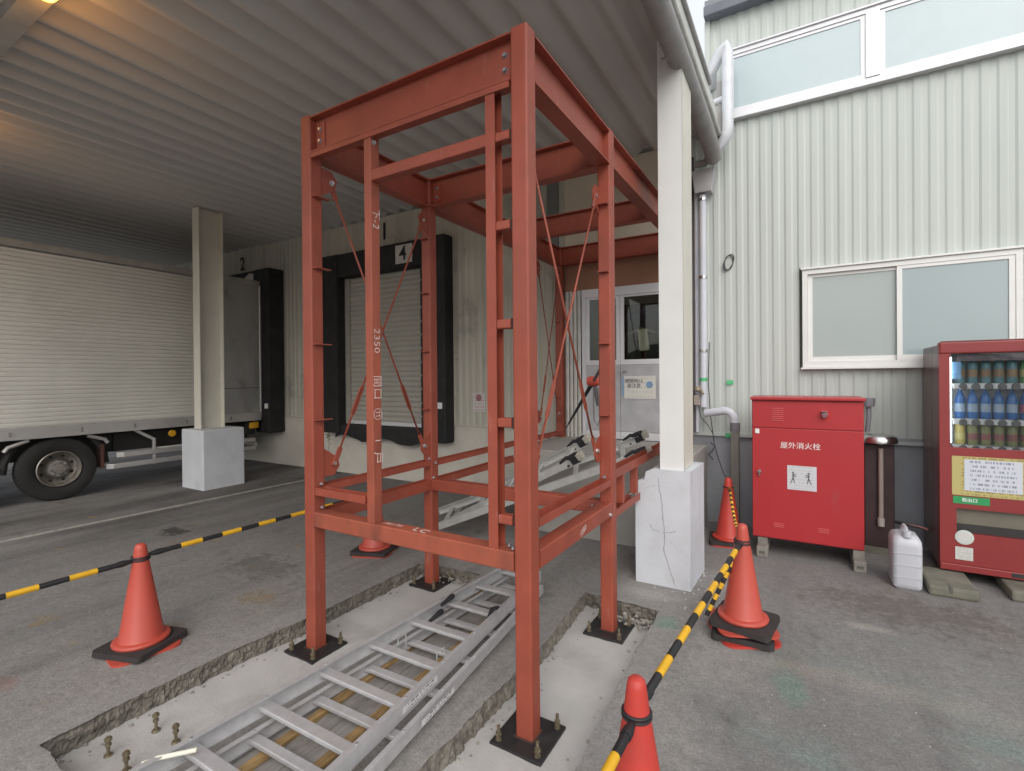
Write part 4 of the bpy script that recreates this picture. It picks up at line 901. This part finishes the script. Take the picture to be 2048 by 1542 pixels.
# ------------------------------------------------------------------ traffic cones and bars
def cone_parts(t, m, tilt=None):
    MB().lathe([(.0, .700), (.020, .698), (.031, .688), (.036, .665), (.044, .60), (.0445, .595), (.126, .088), (.131, .080), (.148, .080), (.160, .074), (.164, .064), (.160, .052), (.14, .050), (.14, .012), (.10, .012)], (0, 0, 0), 40).build('body', m, t)
    MB().prism(rrect(.385, .385, .07, 5), (0, 0, 0), (0, 0, .014), xa=(1, 0, 0)).build('base', m, t)
protos = {}
def cone(loc, rz, label, m=M_cone):
    if m.name not in protos:
        t = thing('traffic_cone', (0, 0, 0), label, 'traffic cone', 'traffic cones round the work area'); cone_parts(t, m); protos[m.name] = t
    else: t = copy_tree(protos[m.name])
    t.location = loc; t.rotation_euler = (0, 0, R(rz)); t['label'] = label; return t
def cone_weight(loc, rz, label, tx=0, ty=0):
    if 'w' not in protos:
        b = MB(); o = rrect(.385, .385, .03, 4); n = len(o); inn = [(.172*math.cos(2*math.pi*(k+.5)/n+0.0), .172*math.sin(2*math.pi*(k+.5)/n)) for k in range(n)]
        # rotate inner ring so that indices line up by angle
        inn = [(.146*x/math.hypot(x, y), .146*y/math.hypot(x, y)) for x, y in o]
        h = .034; vs = [(x, y, 0) for x, y in o]+[(x*.985, y*.985, h) for x, y in o]+[(x, y, h) for x, y in inn]+[(x, y, 0) for x, y in inn]
        fs = []
        for r_ in range(4):
            for k in range(n): fs.append((r_*n+k, r_*n+(k+1) % n, ((r_+1) % 4)*n+(k+1) % n, ((r_+1) % 4)*n+k))
        b.add(vs, fs); protos['w'] = b.build('cone_weight', M_wt); t = protos['w']
    else: t = protos['w'].copy(); COL.objects.link(t)
    t.location = loc; t.rotation_euler = (R(tx), R(ty), R(rz)); tag(t, label, 'cone weight', 'rubber weights over cone feet'); return t
C1 = (-2.635, -.66); C2 = (-2.62, 1.43); C3 = (.845, 1.52); C4 = (.515, 3.50); C5 = (.685, -.455)
cone((*C1, 0), -10, 'orange cone alone on the left by the trench edge'); cone_weight((*C1, .0155), 18, 'black rubber weight on the left cone by the trench')
cone((*C2, 0), 25, 'orange cone seen behind the red frame between its legs'); cone_weight((*C2, .0155), 20, 'black rubber weight on the cone behind the red frame')
cone((*C3, 0), 30, 'lower cone of the nested pair beside the cracked plinth', M_coned); cone_weight((*C3, .0155), 4, 'lower black weight of the nested cones beside the plinth')
cone((C3[0], C3[1], .068), 22, 'upper orange cone of the nested pair beside the cracked plinth'); cone_weight((C3[0]+.01, C3[1], .0840), -8, 'upper black weight of the nested cones beside the plinth', 1.0, 1.5)
cone((*C4, 0), 10, 'dim red cone at the wall left of the red cabinet', M_coned); cone_weight((*C4, .0155), 8, 'black rubber weight on the cone at the wall')
cone((*C5, 0), 15, 'red cone cut by the bottom picture edge', M_coned); cone_weight((*C5, .0155), 12, 'black rubber weight on the cone nearest the camera')
def bar_(p, q, label, ring=(1, 1), r=.0175, n=13, rr=.05):
    p = Vector(p); q = Vector(q); d = q-p; u = d.normalized(); L_ = d.length
    t = thing('cone_bar', p, label, 'cone bar', 'yellow and black cone bars')
    a, e = p+u*.10, q-u*.10; step = (e-a)/n
    for k in range(n): MB().tube([a+step*k, a+step*(k+1)], r if k % 2 else r*.97, 12).build('stripe', M_yel if k % 2 else M_blk, t)
    for on, c, s in ((ring[0], p, 1), (ring[1], q, -1)):
        if on:
            MB().tube([c+u*s*.05, c+u*s*.10, c+u*s*.13], [.012, .021, .021], 10).build('end_cap', M_blk, t)
            MB().tube([Vector((c.x+rr*math.cos(R(g)), c.y+rr*math.sin(R(g)), c.z)) for g in range(0, 360, 20)], .0065, 8, closed=True).build('loop', M_blk, t)
    return t
bar_((C1[0], C1[1], .595), (C1[0]+.0, C1[1]-2.0, .60), 'striped bar running left from the lone left cone', (1, 0))
bar_((C1[0], C1[1], .612), (C2[0], C2[1], .605), 'striped bar from left cone to the cone behind the frame')
bar_((C5[0], C5[1], .575), (C3[0], C3[1], .655), 'striped bar between nearest cone and nested cones')
bar_((C5[0], C5[1], .560), (C5[0]-.03, C5[1]-1.9, .56), 'striped bar leaving the nearest cone toward the bottom edge', (1, 0))
bar_((C3[0], C3[1], .635), (.585, 1.40, .03), 'short striped bar drooping to the ground at the nested cones', (1, 0), .015, 11)
# tiger rope to the back cone
rp = thing('striped_rope', (C3[0], C3[1], .6), 'sagging yellow and black rope between nested cones and wall cone', 'rope')
pts = []
P, Q = Vector((C3[0]-.01, C3[1]+.04, .66)), Vector((C4[0]+.02, C4[1]-.05, .60))
for i in range(27):
    f = i/26; c = P.lerp(Q, f); c.z -= .09*math.sin(math.pi*f); pts.append(c)
for i in range(26): MB().tube([pts[i], pts[i+1]], .013, 8).build('strand', M_yel if i % 2 else M_blk, rp)
MB().tube([Vector((C4[0]+.05*math.cos(R(g)), C4[1]+.05*math.sin(R(g)), .60)) for g in range(0, 360, 24)], .006, 8, closed=True).build('loop', M_blk, rp)

# ------------------------------------------------------------------ fire hydrant cabinet
fc = thing('hydrant_cabinet', (1.23, 3.5, 0), 'bright red outdoor hydrant cabinet with white lettering', 'fire cabinet')
X0, X1, Y0, Y1 = .765, 1.692, 3.29, 3.78
MB().box(X0, X1, Y0+.012, Y1, .17, 1.55, .006).build('body', M_fire, fc)
fp = MB().box(X0+.004, X1-.004, Y0, Y0+.0115, 1.277, 1.535, .004).build('top_panel', M_fire, fc)
fd = MB().box(X0+.004, X1-.004, Y0-.004, Y0+.0115, .18, 1.270, .004).build('door', M_fire, fc)
MB().box(X0-.012, X1+.012, Y0-.03, Y1, 1.551, 1.580, .006).build('roof_cap', M_fire, fc)
for k in range(7): MB().box(.945, 1.045, Y0-.006, Y0-.0005, 1.345+k*.020, 1.352+k*.020).build('vent_slot', mat('slot_red', (.58, .10, .10), .5), fp)
MB().lathe([(.0, -.002), (.045, -.002), (.045, .0), (0, .0)], (1.385, Y0-.0005, 1.415), 24, 'Y').build('lamp_plate', M_lampr, fp)
MB().lathe([(.0, -.05), (.024, -.045), (.032, -.02), (.034, 0), (0, 0)], (1.385, Y0-.003, 1.415), 20, 'Y').build('alarm_lamp', mat('lamp_grey', (.20, .10, .11), .25), fp)
MB().box(1.36, 1.41, Y0-.058, Y0-.004, 1.447, 1.453).build('lamp_hood', M_steel, fp)
text('lettering', '屋外消火栓', .068, T(1.185, Y0-.0055, 1.105) @ RX90, M_firet, fd, .0006, sx=1.0)
ins = MB().sheet((1.075, Y0-.0065, .68), (.245, 0, 0), (0, 0, .235)).build('instruction_plate', print_mat('instruction', (.56, .56, .58), (.22, .22, .24), 8, .28), fd, uv=True)
def figure(x, z, s):
    b = MB()
    for (a, c, w) in (((0, .055), (0, .02), .008), ((0, .05), (-.03*s, .055), .005), ((0, .045), (-.03*s, .03), .005), ((0, .02), (-.015*s, -.03), .006), ((0, .02), (.022*s, -.035), .006)):
        a = Vector((x+a[0], Y0-.0075, z+a[1])); c = Vector((x+c[0], Y0-.0075, z+c[1])); d_ = (c-a).normalized(); n_ = Vector((-d_.z, 0, d_.x))*w
        b.add([a+n_, a-n_, c-n_*.6, c+n_*.6], [(0, 1, 2, 3)])
    b.lathe([(0, -.0003), (.011, -.0003), (.011, 0), (0, 0)], (x, Y0-.0075, z+.07), 10, 'Y'); b.build('pictogram', mat('ink_grey2', (.17, .17, .18), .7), fd)
figure(1.125, .775, -1); figure(1.255, .775, 1)
MB().lathe([(0, -.03), (.016, -.028), (.018, -.02), (.018, 0), (0, 0)], (.832, Y0-.006, .835), 14, 'Y').box(.826, .838, Y0-.03, Y0-.02, .79, .835, .002).build('door_lock', M_steel, fd)
box('sticker', M_white, fd, .795, .832, Y0-.0075, Y0-.0045, 1.215, 1.26)
for x in (1.00, 1.375):
    for k in range(3): MB().box(x-.045, x+.045, Y0-.0075, Y0-.0045, .295+k*.017, .302+k*.017).build('vent_slot', mat('slot_red', (.58, .10, .10), .5), fd)
for (x, lab) in ((.86, 'concrete foot block under the left end of the red cabinet'), (1.655, 'concrete foot block under the right end of the red cabinet')):
    b = MB().box(x-.055, x+.045, 3.19, 3.80, -.002, .10, .012).box(x-.05, x+.04, 3.30, 3.78, .095, .169, .004); o = b.build('foot_block', M_block); tag(o, lab, 'concrete block', 'blocks under the cabinet')
    hole = MB().box(x-.03, x+.02, 3.186, 3.189, .04, .062).build('slot', M_dark, o)
# wash basin and standpipe right of the cabinet
ws = thing('basin_stand', (1.87, 3.95, 0), 'stainless basin on a dark brown stand between cabinet and vending machine', 'stand')
MB().lathe([(0, .088), (.12, .085), (.142, .07), (.152, .045), (.152, .012), (.135, 0), (0, 0)], (1.865, 3.88, 1.105), 30).build('basin', M_steel, ws)
MB().box(1.74, 1.985, 3.86, 4.12, .07, 1.095, .008).build('cabinet', M_brown, ws)
MB().tube([(1.872, 3.83, 1.06), (1.872, 3.83, .30)], .022, 10).build('drain_pipe', M_beige, ws)
MB().tube([(1.872, 3.83, .37), (1.872, 3.83, .29)], .030, 10).build('pipe_collar', mat('collar_pale', (.42, .39, .36), .5), ws)
MB().box(1.73, 1.995, 3.84, 4.14, .0, .07).build('base', M_blockg, ws)
cu = thing('wall_spigot', (1.80, 4.05, 1.3), 'grey round cup spigot above the stainless basin', 'spigot')
MB().lathe([(0, .09), (.055, .09), (.058, .06), (.05, .0), (0, .0)], (1.80, 4.08, 1.46), 18).build('cup', M_greyc, cu)
MB().tube([(1.80, 4.08, 1.47), (1.80, 4.06, 1.36), (1.785, 4.06, 1.20)], .022, 10).build('stem', M_greyc, cu)
MB().tube([(1.99, 4.05, .30), (2.20, 3.95, .295), (2.26, 3.9, .285)], .018, 8).build('wall_pipe', M_steel); tag(bpy.data.objects['wall_pipe'], 'thin steel pipe crossing low behind the white jerrycan', 'pipe')
# jerrycan
jc = thing('jerrycan', (1.955, 3.05, 0), 'white plastic jerrycan standing beside the vending machine', 'jerrycan')
b = MB(); secs = []
for z, w, dep, sh in ((0, .17, .26, .028), (.015, .195, .29, .035), (.05, .20, .30, .038), (.36, .20, .30, .038), (.40, .195, .29, .045), (.43, .165, .25, .05), (.445, .12, .18, .05)):
    secs.append([(1.955+x, 3.10+y, z) for x, y in rrect(w, dep, sh, 4)])
n = len(secs[0])
for i in range(len(secs)-1): b.add(secs[i]+secs[i+1], [(k, (k+1) % n, n+(k+1) % n, n+k) for k in range(n)], True)
b.add(secs[0], [tuple(range(n))[::-1]]); b.add(secs[-1], [tuple(range(n))]); b.build('body', M_jerry, jc)
MB().tube([(1.955, 3.01, .43), (1.955, 3.01, .475), (1.955, 3.06, .49), (1.955, 3.16, .49), (1.955, 3.20, .47), (1.955, 3.20, .43)], .016, 8).build('handle', M_jerry, jc)
MB().lathe([(0, .05), (.028, .05), (.03, .04), (.03, 0), (0, 0)], (1.955, 2.985, .435), 18).build('cap', M_jerry, jc)
for z in (.10, .20, .30): MB().box(1.862, 2.048, 2.946, 2.951, z, z+.006).build('moulded_rib', M_jerry, jc)

# ------------------------------------------------------------------ vending machine
vm = thing('vending_machine', (2.85, 3.7, .1), 'tall red drink vending machine with lit display rows at right edge', 'vending machine')
VX0, VX1, VY = 2.235, 3.42, 3.36
MB().box(VX0+.01, VX1-.01, VY+.33, 4.10, .10, 2.05, .01).box(VX0+.01, VX0+.05, VY+.087, VY+.329, .10, 2.05).box(VX1-.05, VX1-.01, VY+.087, VY+.329, .10, 2.05).box(VX0+.051, VX1-.051, VY+.087, VY+.329, 2.0, 2.05).box(VX0+.051, VX1-.051, VY+.087, VY+.329, .10, 1.12).build('cabinet', M_vends, vm)
# door frame with window opening
door = MB().box(VX0, VX1, VY, VY+.085, 1.97, 2.072, .012).box(VX0, VX0+.072, VY, VY+.085, 1.16, 1.97).box(VX1-.072, VX1, VY, VY+.085, 1.16, 1.97).box(VX0, VX1, VY, VY+.085, .80, 1.16).box(VX0, VX0+.11, VY, VY+.085, .43, .80).box(VX0+.90, VX1, VY, VY+.085, .43, .80).box(VX0+.11, VX0+.90, VY, VY+.085, .64, .80).box(VX0, VX1, VY, VY+.085, .16, .43).box(VX0, VX1, VY-.012, VY+.085, .10, .157, .006).build('door', M_vend, vm)
dsp = MB().box(VX0+.06, VX1-.06, VY+.30, VY+.31, 1.15, 1.98).box(VX0+.062, VX0+.072, VY+.03, VY+.30, 1.16, 1.97).build('display', M_vwhite, vm)
def can(m1, m2, x, z, h, rr, kind):
    y = VY+.15
    if kind == 'can': prof = [(0, h), (rr*.8, h), (rr*.82, h-.01), (rr, h-.025), (rr, .015), (rr*.85, 0), (0, 0)]
    else: prof = [(0, h), (.013, h), (.013, h-.03), (.018, h-.035), (rr*.9, h-.075), (rr, h-.10), (rr, h*.45), (rr*.93, h*.40), (rr, h*.35), (rr, .02), (rr*.9, 0), (0, 0)]
    o = MB().lathe(prof, (x, y, z), 16).build('drink', m1, dsp)
    MB().lathe([(rr*1.015, h*.22), (rr*1.015, h*.5)], (x, y, z), 16).build('drink_label', m2, o)
cols_ = [((.10, .22, .27), (.30, .20, .13)), ((.04, .14, .38), (.30, .38, .50)), ((.22, .24, .11), (.26, .10, .11))]
specs = [(1.715, .235, .036, 'bottle'), (1.408, .255, .037, 'bottle'), (1.18, .195, .036, 'can')]
for row, (zs, hh, rr, kd) in enumerate(specs):
    sh = MB().box(VX0+.10, VX1-.10, VY+.06, VY+.30, zs-.016, zs-.003).build('shelf', M_vwhite, dsp)
    k = 0; x = VX0+.165
    while x < VX1-.12:
        c = list(cols_[row])
        if row == 0 and k in (5, 6): c = [(.10, .25, .10), (.40, .36, .20)]
        if row == 1 and k > 4 and k < 7: c = [(.05, .13, .33), (.35, .10, .16)]
        if row == 2 and k == 0: c = [(.45, .38, .12), (.5, .45, .2)]
        can(mat(f'drink_{row}_{k}', c[0], .3, var=.1), mat(f'label_{row}_{k}', c[1], .4, var=.15), x, zs, hh, rr, kd)
        bt = MB().lathe([(0, -.012), (.024, -.012), (.030, -.006), (.030, 0), (0, 0)], (x, VY+.055, zs-.030), 14, 'Y').build('button', mat('button_dark', (.12, .12, .13), .3), sh)
        k += 1; x += .083
    MB().box(VX0+.10, VX1-.10, VY+.050, VY+.058, zs-.048, zs-.004, .002).build('price_strip', M_vwhite, sh)
MB().box(VX0+.075, VX0+.155, VY+.06, VY+.07, 1.75, 1.90).build('display_poster', mat('poster_blue', (.16, .32, .56), .5, c2=(.35, .5, .7), c2scale=12), dsp)
MB().box(VX0+.13, VX1-.08, VY+.06, VY+.07, 1.905, 1.965).build('display_header', mat('header_mauve', (.13, .10, .13), .5, var=.4, vscale=14, c2=(.3, .14, .17), c2scale=14), dsp)
M_tube = bpy.data.materials.new('display_tube'); M_tube.use_nodes = True
tb_ = M_tube.node_tree.nodes['Principled BSDF']; tb_.inputs['Emission Color'].default_value = (.92, .97, 1, 1); tb_.inputs['Emission Strength'].default_value = 6.0
MB().tube([(VX0+.12, VY+.065, 1.985), (VX1-.12, VY+.065, 1.985)], .012, 8).build('light_tube', M_tube, dsp)
MB().tube([(VX0+.082, VY+.05, 1.20), (VX0+.082, VY+.05, 1.94)], .008, 8).build('light_tube', M_tube, dsp)
gp_ = glass_mat('display_glass', (.95, .96, .95))
box('window', gp_, vm, VX0+.0725, VX1-.0725, VY+.022, VY+.027, 1.161, 1.969)
MB().sheet((2.315, VY-.0025, .755), (.62, 0, 0), (0, 0, .335)).build('yellow_poster', M_papery, door, uv=True)
MB().sheet((2.395, VY-.0050, .80), (.36, 0, 0), (0, 0, .265)).build('paper_notice', M_papers, door, uv=True)
MB().sheet((2.322, VY-.0025, .683), (.235, 0, 0), (0, 0, .062)).build('green_sticker', M_green, door, uv=True)
text('sticker_writing', '取出口', .034, T(2.43, VY-.0035, .714) @ RX90, M_white, door, .0003, bold=.0006)
MB().box(VX0+.112, VX0+.898, VY+.045, VY+.055, .50, .638).build('flap', M_vflap, vm)
MB().box(VX0+.112, VX0+.898, VY+.03, VY+.04, .432, .50).build('tray', M_vgrey, vm)
MB().lathe([(0, -.003), (.062, -.003), (.062, 0), (0, 0)], (2.395, VY-.0005, .395), 24, 'Y').build('round_sticker', mat('sticker_pale', (.52, .58, .54), .5), door)
MB().lathe([(0, -.0010), (.048, -.0010), (.048, 0), (0, 0)], (2.395, VY-.0036, .395), 24, 'Y').build('sticker_disc', M_sticker, door)
MB().sheet((2.335, VY-.0025, .20), (.115, 0, 0), (0, 0, .11)).build('paper_sticker', M_sticker, door, uv=True)
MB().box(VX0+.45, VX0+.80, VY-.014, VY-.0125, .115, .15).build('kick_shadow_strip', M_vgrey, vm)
box('head_trim', mat('trim_dark', (.2, .05, .05), .4), vm, VX0+.02, VX1-.02, VY+.002, VY+.08, 2.0725, 2.08)
for (x0, x1, y0, y1, lab, m) in ((2.085, 2.40, 2.93, 3.42, 'mossy concrete slab under the front of the vending machine', M_blockg), (2.62, 3.1, 3.10, 3.5, 'dark concrete slab further right under the vending machine', M_blockg)):
    o = MB().box(x0, x1, y0, y1, -.002, .085, .02).build('footing_slab', m); tag(o, lab, 'concrete block', 'slabs under the vending machine')
    MB().box(x0+.13, x0+.15, y0-.003, y0+.10, .04, .0865).build('crack', M_dark, o)
# weeds at the dock wall foot
rnd = random.Random(9)
for (x, y, lab) in ((-6.55, 4.02, 'small weed tuft at the dock wall foot left of the shutter'), (-1.93, 4.12, 'small weed tuft at the wall beside the platform')):
    t = thing('weed', (x, y, 0 if x < -3 else 0.0), lab, 'weed', 'weeds at the wall foot'); zz = .80 if x < -5 else .90
    MB().tube([(x, y, zz-.8 if x > -5 else .0), (x+.02, y, zz)], .004, 5).build('stem', M_leaf, t)
    b = MB()
    for k in range(30):
        a = rnd.uniform(0, 6.28); l = rnd.uniform(.04, .11); z0 = zz-rnd.uniform(0, .25); c = Vector((x+.01, y, z0)); d_ = Vector((math.cos(a)*l, math.sin(a)*l*.6, rnd.uniform(-.02, .06))); w = Vector((-d_.y, d_.x, 0)).normalized()*.014
        b.add([c, c+d_*.5+w, c+d_, c+d_*.5-w], [(0, 1, 2, 3)])
    b.build('leaves', M_leaf, t)
